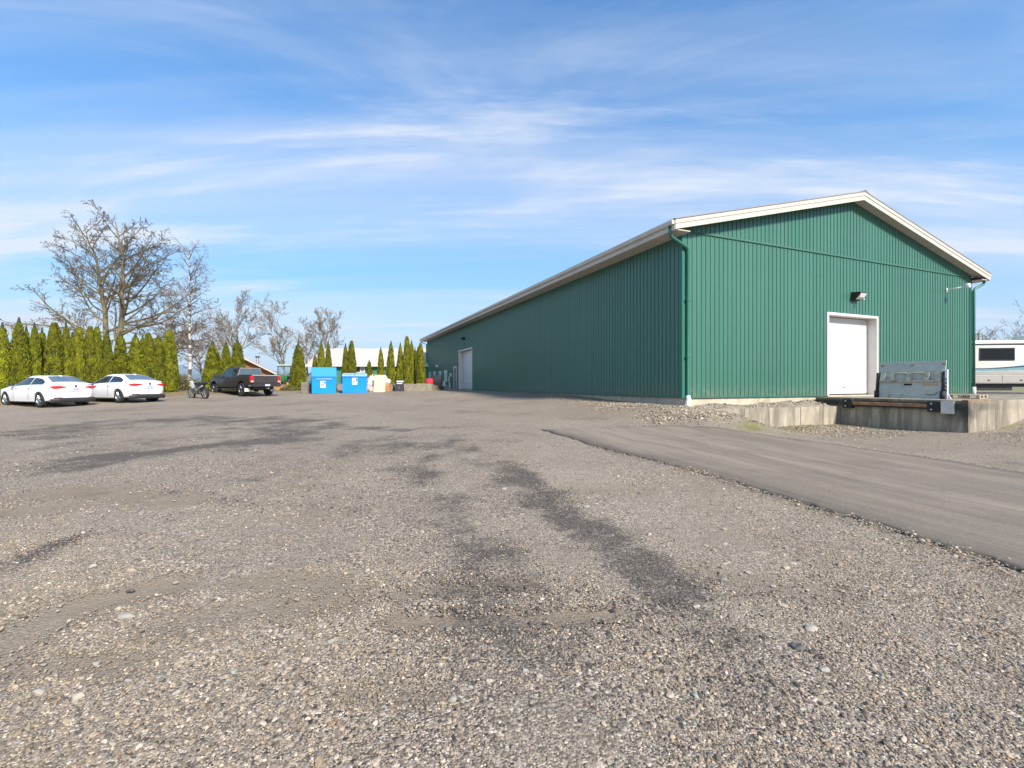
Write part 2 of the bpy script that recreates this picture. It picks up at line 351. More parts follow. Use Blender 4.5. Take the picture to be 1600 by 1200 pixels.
def gravel_mat():
    m, nt, N, Lk, P = _nodes('gravel'); P.inputs['Roughness'].default_value = 0.93; P.inputs['Specular IOR Level'].default_value = 0.25
    tc = N.new('ShaderNodeTexCoord'); pos = tc.outputs['Object']
    def attr(n):
        a = N.new('ShaderNodeAttribute'); a.attribute_name = n; return a.outputs['Fac']
    def mth(op, a, b=None):
        n = N.new('ShaderNodeMath'); n.operation = op; n.use_clamp = False
        for i, v in enumerate((a, b)):
            if v is None: continue
            if isinstance(v, (int, float)): n.inputs[i].default_value = v
            else: Lk.new(v, n.inputs[i])
        return n.outputs[0]
    def mixc(f, a, b):
        n = N.new('ShaderNodeMix'); n.data_type = 'RGBA'
        for s_, v in ((0, f), (6, a), (7, b)):
            if isinstance(v, (int, float)): n.inputs[s_].default_value = v
            elif isinstance(v, tuple): n.inputs[s_].default_value = (*v, 1)
            else: Lk.new(v, n.inputs[s_])
        return n.outputs[2]
    def noise(s, d=4, rough=.55):
        n = N.new('ShaderNodeTexNoise'); n.inputs['Scale'].default_value = s; n.inputs['Detail'].default_value = d
        n.inputs['Roughness'].default_value = rough; Lk.new(pos, n.inputs['Vector']); return n.outputs['Fac']
    def rng(v, a, b, c=0., d=1.):
        n = N.new('ShaderNodeMapRange'); n.inputs[1].default_value = a; n.inputs[2].default_value = b
        n.inputs[3].default_value = c; n.inputs[4].default_value = d; Lk.new(v, n.inputs[0]); return n.outputs[0]
    def voro(s):
        n = N.new('ShaderNodeTexVoronoi'); n.inputs['Scale'].default_value = s; n.inputs['Randomness'].default_value = 1
        Lk.new(pos, n.inputs['Vector']); return n
    def stones(col):
        r = N.new('ShaderNodeValToRGB'); r.color_ramp.interpolation = 'CONSTANT'
        s = N.new('ShaderNodeSeparateColor'); Lk.new(col, s.inputs[0]); Lk.new(s.outputs[0], r.inputs[0])
        pal = [(.077,.064,.051),(.215,.178,.138),(.338,.278,.212),(.154,.134,.117),(.43,.352,.262),(.246,.196,.144),(.615,.52,.42),(.051,.044,.038)]
        el = r.color_ramp.elements
        while len(el) < len(pal): el.new(0.5)
        for i, c in enumerate(pal): el[i].position = i/len(pal); el[i].color = (*c, 1)
        return r.outputs[0]
    v1, v2, v3 = voro(66), voro(150), voro(30)
    c1, c2, c3 = stones(v1.outputs['Color']), stones(v2.outputs['Color']), stones(v3.outputs['Color'])
    peb = mixc(rng(noise(7, 3), .45, .6), c2, c1)
    peb = mixc(rng(noise(3.1, 3), .62, .7, 0, .5), peb, c3)
    fines = mixc(noise(130, 3), (.185,.149,.111), (.298,.245,.186))
    siltf = mth('MULTIPLY', rng(attr('silt'), .0, .6), rng(noise(2.2, 5), .28, .52))
    fmask = mth('MAXIMUM', siltf, rng(noise(0.8, 5, .68), .50, .68, 0, .85))
    fines = mixc(rng(noise(40, 3), .42, .6, 0, .55), fines, c2)
    base = mixc(fmask, peb, fines)
    base = mixc(mth('MULTIPLY', siltf, .5), base, (.235,.185,.125))
    # slow colour drift over the yard: paler dry fines, greyer stone
    base = mixc(rng(noise(.22, 4), .4, .65, 0, .35), base, (.38,.313,.237))
    base = mixc(rng(noise(.55, 6, .7), .50, .68, 0, .42), base, (.205,.165,.118))
    # asphalt millings trodden into the surface
    dk = rng(mth('ADD', mth('MULTIPLY', attr('dark'), 1.3), mth('MULTIPLY', mth('SUBTRACT', noise(1.3, 6, .75), .5), 2.6)), .32, 1.15)
    dk = mth('MULTIPLY', dk, rng(attr('dark'), .02, .2))
    dk2 = rng(noise(.38, 6, .7), .50, .74, 0, .8)
    dkm = mth('MINIMUM', mth('MAXIMUM', dk, dk2), .93)
    sc1 = N.new('ShaderNodeSeparateColor'); Lk.new(v1.outputs['Color'], sc1.inputs[0]); sc2 = N.new('ShaderNodeSeparateColor'); Lk.new(v2.outputs['Color'], sc2.inputs[0])
    pick = mixc(.5, sc1.outputs[1], sc2.outputs[1])
    spk = N.new('ShaderNodeSeparateColor'); Lk.new(pick, spk.inputs[0])
    gran = rng(mth('SUBTRACT', mth('MULTIPLY', dkm, .82), mth('ADD', mth('MULTIPLY', spk.outputs[0], .8), .10)), -.30, .30, 0, .88)
    base = mixc(gran, base, (.062,.054,.050))
    # leaf litter and rough grass under the hedge, moss at the dock
    lit = mixc(noise(14, 5, .7), (.16,.10,.055), (.34,.26,.14)); lit = mixc(rng(noise(1.1, 5), .5, .62), lit, (.13,.135,.035))
    base = mixc(mth('MULTIPLY', rng(attr('verge'), .15, .5), rng(noise(2.5, 6), .3, .5, .5, 1)), base, lit)
    base = mixc(mth('MULTIPLY', attr('moss'), rng(noise(3, 6, .7), .42, .58)), base, (.17,.18,.04))
    fld = mixc(noise(.05, 6), (.30,.25,.15), (.17,.18,.07))
    base = mixc(attr('field'), base, fld)
    Lk.new(base, P.inputs['Base Color'])
    # relief: pebbles stand proud of the fines
    def dome(v, k): return rng(v.outputs['Distance'], 0, .75, k, 0)
    hgt = mth('ADD', mth('ADD', dome(v1, .006), dome(v2, .003)), mth('MULTIPLY', noise(9, 4, .65), .02))
    bp = N.new('ShaderNodeBump'); bp.inputs['Strength'].default_value = 0.75; bp.inputs['Distance'].default_value = 1.0
    Lk.new(hgt, bp.inputs['Height']); Lk.new(bp.outputs[0], P.inputs['Normal'])
    return m
yard = ground()

# ------------------------------------------------------------------ loose gravel: one uncountable cover of instanced pebbles
def pebble_material():
    m, nt, N, Lk, P = _nodes('pebble'); P.inputs['Roughness'].default_value = 0.85; P.inputs['Specular IOR Level'].default_value = 0.3
    a = N.new('ShaderNodeAttribute'); a.attribute_name = 'tint'; a.attribute_type = 'INSTANCER'
    tc = N.new('ShaderNodeTexCoord'); nz = N.new('ShaderNodeTexNoise'); nz.inputs['Scale'].default_value = 2.2; nz.inputs['Detail'].default_value = 5
    Lk.new(tc.outputs['Object'], nz.inputs['Vector'])
    mr = N.new('ShaderNodeMapRange'); mr.inputs[1].default_value = .3; mr.inputs[2].default_value = .7; mr.inputs[3].default_value = .78; mr.inputs[4].default_value = 1.15
    Lk.new(nz.outputs['Fac'], mr.inputs[0])
    mx = N.new('ShaderNodeVectorMath'); mx.operation = 'SCALE'; Lk.new(a.outputs['Color'], mx.inputs[0]); Lk.new(mr.outputs[0], mx.inputs['Scale'])
    Lk.new(mx.outputs[0], P.inputs['Base Color']); return m
PAL = np.array([1.0,.865,.725])*1.15*np.array([(.17,.165,.155),(.235,.22,.195),(.30,.285,.255),(.19,.195,.205),(.36,.33,.28),(.25,.22,.175),(.44,.42,.385),(.12,.115,.11),(.29,.25,.20),(.27,.285,.27),(.55,.53,.49),(.21,.19,.165)])
PW = np.array([.13,.14,.13,.10,.10,.10,.06,.06,.07,.05,.02,.04])
def gravel_points():
    out = []
    asp = np.array([G(*p) for p in ASPH])
    def inside(x, y):
        c = np.zeros(len(x), bool); n = len(asp); j = n-1
        for i in range(n):
            xi, yi = asp[i]; xj, yj = asp[j]
            c ^= ((yi > y) != (yj > y)) & (x < (xj-xi)*(y-yi)/(yj-yi+1e-12)+xi); j = i
        return c
    for d0, d1, y0, y1, dens in [(.006,.0125,1.0,4.0,4800),(.010,.020,1.0,7.5,620),(.018,.036,1.0,14.0,12),(.010,.024,1.0,3.0,600)]:
        xl = 1.25*y1+1.2; n = int(dens*2*xl*(y1-y0))
        x = RNG.uniform(-xl, xl, n); y = RNG.uniform(y0, y1, n)
        k = np.abs(x) < 1.25*y+1.2
        k &= RNG.random(n) < np.clip(4.2*(fbm(x, y, .9, 41)-.34), .06, 1)*np.clip(1.15-y/y1*.55, 0, 1)
        x, y = x[k], y[k]
        si = strokes(x, y, SILT, .35); k = (RNG.random(len(x)) > si*1.1) & ~inside(x, y)
        x, y = x[k], y[k]
        s = d0+(d1-d0)*RNG.random(len(x))**2.2
        out.append(np.stack([x, y, s], 1))
    # heaps at the warehouse corner, along the asphalt's inner edge and in front of the dock
    for cu, cv, ru, rv, n, a, b in [(-.6,-1.4,1.5,.8,3600,.03,.085),(1.2,-1.8,1.2,.6,1500,.03,.08),(-1.2,1.8,1.0,2.4,1700,.025,.065),(-.9,6,.7,3.5,1300,.02,.05),(4.2,-2.6,3.0,1.3,2600,.02,.06),(8,-7,3.2,1.8,2600,.02,.05),(5,-1.9,2.5,.5,700,.03,.08),(11,-5.8,2,1,900,.02,.06)]:
        u = cu+ru*RNG.normal(size=n)*.55; v = cv+rv*RNG.normal(size=n)*.55
        k = ~((u > -.35) & (v > -1.15)) & ~((u > 6.75) & (v > -4.95)); u, v = u[k], v[k]
        p = C0+u[:, None]*D2+v[:, None]*D1; k = ~inside(p[:, 0], p[:, 1]); p = p[k]
        out.append(np.column_stack([p, a+(b-a)*RNG.random(len(p))**2]))
    for e, n in (([(925,697),(1050,730),(1175,765),(1300,802),(1425,842),(1600,898)], 1500), ([(1600,741),(1450,717),(1300,695),(1165,676)], 1600)):
        pts = np.array([G(*p) for p in e]); t = RNG.uniform(0, len(e)-1.001, n); i = t.astype(int); q = pts[i]*(1-(t-i))[:, None]+pts[i+1]*(t-i)[:, None]
        q += RNG.normal(0, .09, (n, 2)); out.append(np.column_stack([q, .008+.02*RNG.random(n)**2]))
    return np.concatenate(out)
def pebble_group():
    ng = bpy.data.node_groups.new('scatter_pebbles', 'GeometryNodeTree')
    ng.interface.new_socket('Geometry', in_out='INPUT', socket_type='NodeSocketGeometry')
    ng.interface.new_socket('Geometry', in_out='OUTPUT', socket_type='NodeSocketGeometry')
    N = ng.nodes; Lk = ng.links; gi = N.new('NodeGroupInput'); go = N.new('NodeGroupOutput')
    join = N.new('GeometryNodeJoinGeometry'); pm = pebble_material()
    for k in range(5):
        ico = N.new('GeometryNodeMeshIcoSphere'); ico.inputs['Radius'].default_value = .5; ico.inputs['Subdivisions'].default_value = 2
        nz = N.new('ShaderNodeTexNoise'); nz.noise_dimensions = '4D'; nz.inputs['W'].default_value = 3.7*k; nz.inputs['Scale'].default_value = 1.7; nz.inputs['Detail'].default_value = 1
        vm = N.new('ShaderNodeVectorMath'); vm.operation = 'SUBTRACT'; vm.inputs[1].default_value = (.5, .5, .5); Lk.new(nz.outputs['Color'], vm.inputs[0])
        sc = N.new('ShaderNodeVectorMath'); sc.operation = 'SCALE'; sc.inputs['Scale'].default_value = .75; Lk.new(vm.outputs[0], sc.inputs[0])
        sp = N.new('GeometryNodeSetPosition'); Lk.new(ico.outputs['Mesh'], sp.inputs['Geometry']); Lk.new(sc.outputs[0], sp.inputs['Offset'])
        sm = N.new('GeometryNodeSetMaterial'); sm.inputs['Material'].default_value = pm; Lk.new(sp.outputs[0], sm.inputs['Geometry'])
        gti = N.new('GeometryNodeGeometryToInstance'); Lk.new(sm.outputs[0], gti.inputs[0]); Lk.new(gti.outputs[0], join.inputs[0])
    m2p = N.new('GeometryNodeMeshToPoints'); Lk.new(gi.outputs[0], m2p.inputs['Mesh'])
    iop = N.new('GeometryNodeInstanceOnPoints'); Lk.new(m2p.outputs[0], iop.inputs['Points']); Lk.new(join.outputs[0], iop.inputs['Instance'])
    iop.inputs['Pick Instance'].default_value = True
    def na(t, n):
        a = N.new('GeometryNodeInputNamedAttribute'); a.data_type = t; a.inputs['Name'].default_value = n; return a.outputs['Attribute']
    Lk.new(na('INT', 'which'), iop.inputs['Instance Index']); Lk.new(na('FLOAT_VECTOR', 'scl'), iop.inputs['Scale'])
    Lk.new(na('FLOAT_VECTOR', 'rot'), iop.inputs['Rotation'])
    Lk.new(iop.outputs[0], go.inputs[0]); return ng
# outline of the asphalt lane in photo pixels, turned into ground points
ASPH = [(840,671),(925,697),(1050,730),(1175,765),(1300,802),(1425,842),(1600,898),(1900,990),(2300,900),(1600,741),(1450,717),(1300,695),(1165,676),(1125,669),(1050,666),(930,667)]
def gravel():
    P = gravel_points(); n = len(P)
    z = HG(P[:, 0], P[:, 1])+P[:, 2]*0.12; z[-3100:] += .02
    me = bpy.data.meshes.new('loose_gravel'); me.vertices.add(n)
    me.vertices.foreach_set('co', np.column_stack([P[:, :2], z]).astype(np.float32).ravel())
    s = P[:, 2:3]*np.column_stack([RNG.uniform(.8, 1.35, n), RNG.uniform(.7, 1.1, n), RNG.uniform(.42, .8, n)])
    r = np.column_stack([RNG.normal(0, .22, n), RNG.normal(0, .22, n), RNG.uniform(0, 6.28, n)])
    ti = PAL[RNG.choice(len(PAL), n, p=PW)]*RNG.uniform(.8, 1.2, (n, 1))
    big = P[:, 2] > .026; ti[big] = np.maximum(ti[big], .2*np.array([.98,.87,.72])); rust = RNG.random(n) < .004; ti[rust] = (.38, .22, .12)
    dk = strokes(P[:, 0], P[:, 1], DARK, .5)[:, None]; ti = ti*(1-dk*(RNG.random((n, 1)) < .75))+np.array((.06,.057,.057))*dk*(1) if False else np.where((RNG.random((n,1)) < dk*.7), np.array((.07,.062,.058)), ti)
    for nm, ty, key, arr in (('scl','FLOAT_VECTOR','vector',s),('rot','FLOAT_VECTOR','vector',r)):
        a = me.attributes.new(nm, ty, 'POINT'); a.data.foreach_set(key, arr.astype(np.float32).ravel())
    a = me.attributes.new('which', 'INT', 'POINT'); a.data.foreach_set('value', RNG.integers(0, 5, n).astype(np.int32))
    a = me.attributes.new('tint', 'FLOAT_COLOR', 'POINT'); a.data.foreach_set('color', np.column_stack([ti, np.ones(n)]).astype(np.float32).ravel())
    o = bpy.data.objects.new('loose_gravel', me); COL.objects.link(o)
    md = o.modifiers.new('scatter', 'NODES'); md.node_group = pebble_group()
    tag(o, 'loose grey and tan gravel strewn over the yard', 'gravel', kind='stuff')
    print('pebbles', n)
gravel()

def stone_mesh(seed, sub=2):
    rg = np.random.default_rng(seed); bm = bmesh.new(); bmesh.ops.create_icosphere(bm, subdivisions=sub, radius=.5)
    pl = [(Vector(rg.normal(size=3)).normalized(), rg.uniform(.24, .42)) for _ in range(11)]
    for v in bm.verts:
        for nn, d in pl:
            k = v.co.dot(nn)
            if k > d: v.co -= nn*(k-d)*.95
    me = bpy.data.meshes.new('stone'); bm.to_mesh(me); bm.free()
    me.polygons.foreach_set('use_smooth', [True]*len(me.polygons)); me.set_sharp_from_angle(angle=R(24)); return me
def stones():
    tones = [((.32,.30,.265),3),((.38,.34,.28),3),((.29,.25,.20),4),((.22,.215,.205),3),((.35,.29,.21),3),((.28,.31,.26),1),((.09,.08,.075),1),((.42,.35,.24),1)]
    ms = [mat('stone_%d' % i, c, .8, var=.18, scale=4, bump=.25, bscale=14, dirt=(.3,.27,.22), dirt_amt=.35) for i, (c, w) in enumerate(tones)]
    meshes = []
    for k in range(14):
        for i in range(len(ms)):
            if k*8+i < 56:
                me = stone_mesh(100+k); me.materials.append(ms[i]); meshes.append((i, me))
    by = {}
    for i, me in meshes: by.setdefault(i, []).append(me)
    spec = [(196,967,34,0,.35),(145,887,15,1,.6),(61,1090,27,1,.55),(120,1097,20,1,.8),(300,990,13,0,.6),(616,1000,14,1,.6),(517,1005,13,5,.6),(442,1040,14,0,.6),(250,1064,12,0,.6),(277,1087,15,0,.7),
            (707,1102,16,0,.7),(764,1073,13,1,.7),(735,1082,11,0,.7),(285,882,12,1,.6),(204,895,16,4,.5),(1267,985,22,1,.5),(1289,1051,19,0,.6),(1227,887,14,7,.6),(842,1060,14,1,.7),(820,1055,13,0,.7),
            (920,1060,12,1,.6),(1048,1093,18,1,.5),(1087,1092,18,5,.5),(1225,947,17,1,.5),(1507,970,15,4,.5),(819,930,11,0,.7),(1087,951,13,1,.5),(1202,1081,13,2,.7),(1250,1016,24,6,.5),(1157,1005,18,6,.5),
            (1240,1012,16,6,.5),(1270,1026,16,6,.5),(150,1041,16,0,.6),(365,1057,14,5,.6),(356,1069,12,5,.6),(320,1028,10,1,.6),(560,741+290,10,0,.6),(950,975,12,6,.6),(960,955,13,6,.6),(205,926,14,6,.4),(500,983,10,1,.6),
            (960,1035,12,3,.6),(1412,1082,12,4,.6),(1240,852+29,11,1,.6),(660,832,10,1,.6),(1115,860,12,1,.5),(1170,895,10,1,.5),(1130,907,14,3,.5)]
    rg = random.Random(5)
    for _ in range(150):
        py = 700+430*rg.random()**.55; px = rg.uniform(-80, 1680)
        if py < 900 and px > 860+(py-672)*3.3: continue
        spec.append((px, py, rg.uniform(6.5, 11), rg.choices(range(8), [w for _, w in tones])[0], rg.uniform(.45, .75)))
    for px, py, s, t, fl in spec:
        p = G(px, py); d = s/F*p[1]
        o = bpy.data.objects.new('stone', rg.choice(by[t])); COL.objects.link(o); o.parent = yard
        o.scale = (d*1.12, d*rg.uniform(.6, .9), d*fl); o.rotation_euler = (rg.gauss(0, .12), rg.gauss(0, .12), rg.uniform(-.5, .5))
        o.location = (p[0], p[1], float(HG(p[0], p[1]))+d*fl*.16)
stones()

# ------------------------------------------------------------------ asphalt lane
def asphalt():
    m, nt, N, Lk, P = _nodes('asphalt'); P.inputs['Roughness'].default_value = .86; P.inputs['Specular IOR Level'].default_value = .3
    tc = N.new('ShaderNodeTexCoord'); mp = N.new('ShaderNodeMapping'); mp.inputs['Rotation'].default_value = (0, 0, R(-75)+R(90)*0)
    def nz(s, d, vec, rough=.55):
        n = N.new('ShaderNodeTexNoise'); n.inputs['Scale'].default_value = s; n.inputs['Detail'].default_value = d; n.inputs['Roughness'].default_value = rough
        Lk.new(vec, n.inputs['Vector']); return n.outputs['Fac']
    def mix(f, a, b):
        n = N.new('ShaderNodeMix'); n.data_type = 'RGBA'
        for s_, v in ((0, f), (6, a), (7, b)):
            if isinstance(v, tuple): n.inputs[s_].default_value = (*v, 1)
            elif isinstance(v, float): n.inputs[s_].default_value = v
            else: Lk.new(v, n.inputs[s_])
        return n.outputs[2]
    def rng(v, a, b, c=0., d=1.):
        n = N.new('ShaderNodeMapRange'); n.inputs[1].default_value = a; n.inputs[2].default_value = b; n.inputs[3].default_value = c; n.inputs[4].default_value = d
        Lk.new(v, n.inputs[0]); return n.outputs[0]
    st = N.new('ShaderNodeMapping'); rt = N.new('ShaderNodeMapping'); rt.inputs['Rotation'].default_value = (0, 0, -R(16))
    Lk.new(tc.outputs['Object'], rt.inputs[0]); Lk.new(rt.outputs[0], st.inputs[0]); st.inputs['Scale'].default_value = (1.5, .13, 1)
    fine = nz(160, 3, tc.outputs['Object']); streak = nz(1.2, 5, st.outputs[0]); streak2 = nz(4., 4, st.outputs[0])
    c = mix(rng(fine, .35, .65), (.145,.118,.09), (.24,.198,.155))
    c = mix(rng(streak, .40, .62, 0, .65), c, (.31,.255,.198))
    c = mix(rng(streak2, .54, .68, 0, .6), c, (.13,.11,.092))
    c = mix(rng(nz(38, 4, tc.outputs['Object'], .7), .5, .68, 0, .5), c, (.34,.285,.225)); c = mix(rng(nz(26, 4, tc.outputs['Object'], .7), .54, .7, 0, .5), c, (.09,.072,.056)); c = mix(rng(nz(.7, 6, tc.outputs['Object'], .7), .5, .66, 0, .35), c, (.12,.098,.078))
    ed = N.new('ShaderNodeAttribute'); ed.attribute_name = 'edge'
    c = mix(rng(ed.outputs['Fac'], .15, 1., 0, .8), c, (.085,.072,.06))
    Lk.new(c, P.inputs['Base Color'])
    bp = N.new('ShaderNodeBump'); bp.inputs['Strength'].default_value = .5; bp.inputs['Distance'].default_value = .004
    Lk.new(fine, bp.inputs['Height']); Lk.new(bp.outputs[0], P.inputs['Normal'])
    # lane built as strips between its two edges
    near = [G(*p) for p in [(840,671),(925,697),(1050,730),(1175,765),(1300,802),(1425,842),(1600,898)]]
    farp = [G(*p) for p in [(930,667),(1050,666),(1125,669),(1165,676),(1300,695),(1450,717),(1600,741)]]
    e = near[-1]-near[-2]; e /= np.linalg.norm(e); f = farp[-1]-farp[-2]; f /= np.linalg.norm(f)
    near += [near[-1]+e*k for k in (3, 8)]; farp += [farp[-1]+f*k for k in (4, 10)]
    def resample(pts, n):
        pts = np.array(pts); d = np.append(0, np.cumsum(np.linalg.norm(np.diff(pts, axis=0), axis=1))); t = np.linspace(0, d[-1], n)
        return np.stack([np.interp(t, d, pts[:, 0]), np.interp(t, d, pts[:, 1])], 1)
    n = 320; a = resample(near, n); b = resample(farp, n)
    w = 0.07*(fbm(np.arange(n)*.12, np.zeros(n), .35, 4, 5)-.5)[:, None]; a = a+w*np.array([.9, .4])*2.2; b = b+w*np.array([-.9, -.3])*2.5
    nc = 44; t = np.concatenate([[0, .006], np.linspace(.02, .98, nc-4), [.994, 1.]])
    V = a[:, None, :]*(1-t[None, :, None])+b[:, None, :]*t[None, :, None]
    X, Y = V[..., 0], V[..., 1]; Z = H(X, Y)+.030+(fbm(X, Y, 1.7, 3)-.5)*.03
    Z[:, 0] -= .10; Z[:, -1] -= .10; Z[0, :] -= .1; Z[0, :] += .0
    tip = np.clip(np.arange(n)/6., 0, 1)[:, None]; Z -= (1-tip)*.035
    mb = MB().grid(np.stack([X, Y, Z], -1).tolist())
    o = mb.build('asphalt_lane', m, smooth=True)
    edge = np.maximum(np.clip(1-t/.11, 0, 1), np.clip(1-(1-t)/.06, 0, 1))[None, :]*np.ones((n, 1))
    at = o.data.attributes.new('edge', 'FLOAT', 'POINT'); at.data.foreach_set('value', edge.astype(np.float32).ravel())
    tag(o, kind='structure')
asphalt()
# ------------------------------------------------------------------ green metal warehouse
GREEN = mat('green_steel', (.049,.153,.112), .34, var=.10, scale=.6, rand=.035, dirt=(.062,.168,.128), dirt_amt=.5, dirt_scale=.9, stretch=(1,1,.25), bump=.07, bscale=2.2, spec=.6)
def splash(m):
    nt = m.node_tree; N = nt.nodes; Lk = nt.links; P = N['Principled BSDF']; src = P.inputs['Base Color'].links[0].from_socket
    tc = N.new('ShaderNodeTexCoord'); sp = N.new('ShaderNodeSeparateXYZ'); Lk.new(tc.outputs['Object'], sp.inputs[0])
    nz = N.new('ShaderNodeTexNoise'); nz.inputs['Scale'].default_value = 5; nz.inputs['Detail'].default_value = 8; nz.inputs['Roughness'].default_value = .7
    geo = N.new('ShaderNodeNewGeometry'); Lk.new(geo.outputs['Position'], nz.inputs['Vector'])
    a = N.new('ShaderNodeMapRange'); a.inputs[1].default_value = 0; a.inputs[2].default_value = .5; a.inputs[3].default_value = .9; a.inputs[4].default_value = 0; Lk.new(sp.outputs[2], a.inputs[0])
    b = N.new('ShaderNodeMapRange'); b.inputs[1].default_value = .42; b.inputs[2].default_value = .7; Lk.new(nz.outputs['Fac'], b.inputs[0])
    k = N.new('ShaderNodeMath'); k.operation = 'MULTIPLY'; Lk.new(a.outputs[0], k.inputs[0]); Lk.new(b.outputs[0], k.inputs[1])
    mx = N.new('ShaderNodeMix'); mx.data_type = 'RGBA'; mx.inputs[7].default_value = (.20,.185,.14,1); Lk.new(k.outputs[0], mx.inputs[0]); Lk.new(src, mx.inputs[6]); Lk.new(mx.outputs[2], P.inputs['Base Color'])
splash(GREEN)
GREEN_TRIM = mat('green_trim', (.028,.145,.104), .4, var=.06)
CREAM = mat('cream_paint', (.56,.53,.48), .55, var=.05, scale=2, dirt=(.42,.39,.33), dirt_amt=.3, dirt_scale=1.4)
CREAM2 = mat('white_fascia', (.52,.475,.425), .5, var=.04, scale=2, dirt=(.55,.5,.44), dirt_amt=.3, dirt_scale=2)
SOFFIT = mat('soffit', (.50,.45,.40), .6, var=.06)
WHITE = mat('white_door', (.62,.62,.62), .45, var=.02, scale=1)
JAMB = mat('jamb_cream', (.72,.67,.62), .55, var=.05)
CONC = mat('foundation_concrete', (.50,.43,.33), .9, var=.15, scale=2.5, bump=.3, bscale=30, dirt=(.24,.21,.16), dirt_amt=.6, dirt_scale=1.3)
mat('flashing_green', (.04,.13,.095), .4, var=.06)
ROOFM = mat('roof_steel', (.30,.27,.25), .45, metal=.2, var=.08)
BLACK = mat('black_rubber', (.018,.018,.02), .7, var=.2)
GALV = mat('galvanised', (.45,.46,.47), .4, metal=.7, var=.12, scale=8)
PVC = mat('white_pvc', (.8,.79,.78), .35, var=.03)
GLASS = mat('dark_glass', (.008,.010,.012), .08, var=.1, spec=.25)
GLASSB = mat('window_glass', (.28,.34,.38), .08, var=.15, spec=.6)
SLAB = mat('door_brown', (.18,.14,.13), .6, var=.1)
LW, LL, EZ = 18.7, 43.35, 5.85
PITCH = .25; OG, OE = .46, .73
ZF = CZ-.47
def roofz(u): return 6.02+PITCH*(OE+min(u, LW-u))     # roof top
bld = thing('metal_warehouse', (C0[0], C0[1], ZF), BROT, 'long dark green ribbed steel warehouse with pale gabled eaves', 'warehouse')
SP, SW = .2125, .85
SCREWZ = (.07, .82, 1.64, 2.46, 3.28, 4.1, 4.92, 5.74, 6.4, 7.1, 7.8)
def profile(x0, x1):
    """ribbed sheet: (x, outward offset) with a rib every SP"""
    pts = []; n = int(round((x1-x0)/SP))
    for i in range(n):
        a = x0+i*SP
        pts += [(a, .0), (a+.012, .0), (a+.018, .023), (a+.038, .023), (a+.044, .0), (a+.125, .0), (a+.131, .004), (a+.145, .004), (a+.151, 0)]
    pts.append((x1, 0)); return pts
def sheet(x0, x1, z0, z1):
    """z0,z1 numbers or functions of x; built facing -y"""
    mb = MB(); pr = profile(x0, x1); f0 = z0 if callable(z0) else (lambda x: z0); f1 = z1 if callable(z1) else (lambda x: z1)
    mb.grid([[(x, -o, f0(x)) for x, o in pr], [(x, -o, f1(x)) for x, o in pr]])
    for k in range(int(round((x1-x0)/SP))):          # fastener rows
        xc = x0+k*SP+.088
        for zc in SCREWZ:
            if f0(xc)+.05 < zc < f1(xc)-.05:
                mb.add([(xc-.011,-.001,zc-.011),(xc+.011,-.001,zc-.011),(xc+.011,-.001,zc+.011),(xc-.011,-.001,zc+.011),(xc,-.014,zc)], [(0,1,4),(1,2,4),(2,3,4),(3,0,4)])
    return mb
ROTS = -math.pi/2           # side wall: sheet x -> +v... built facing -u
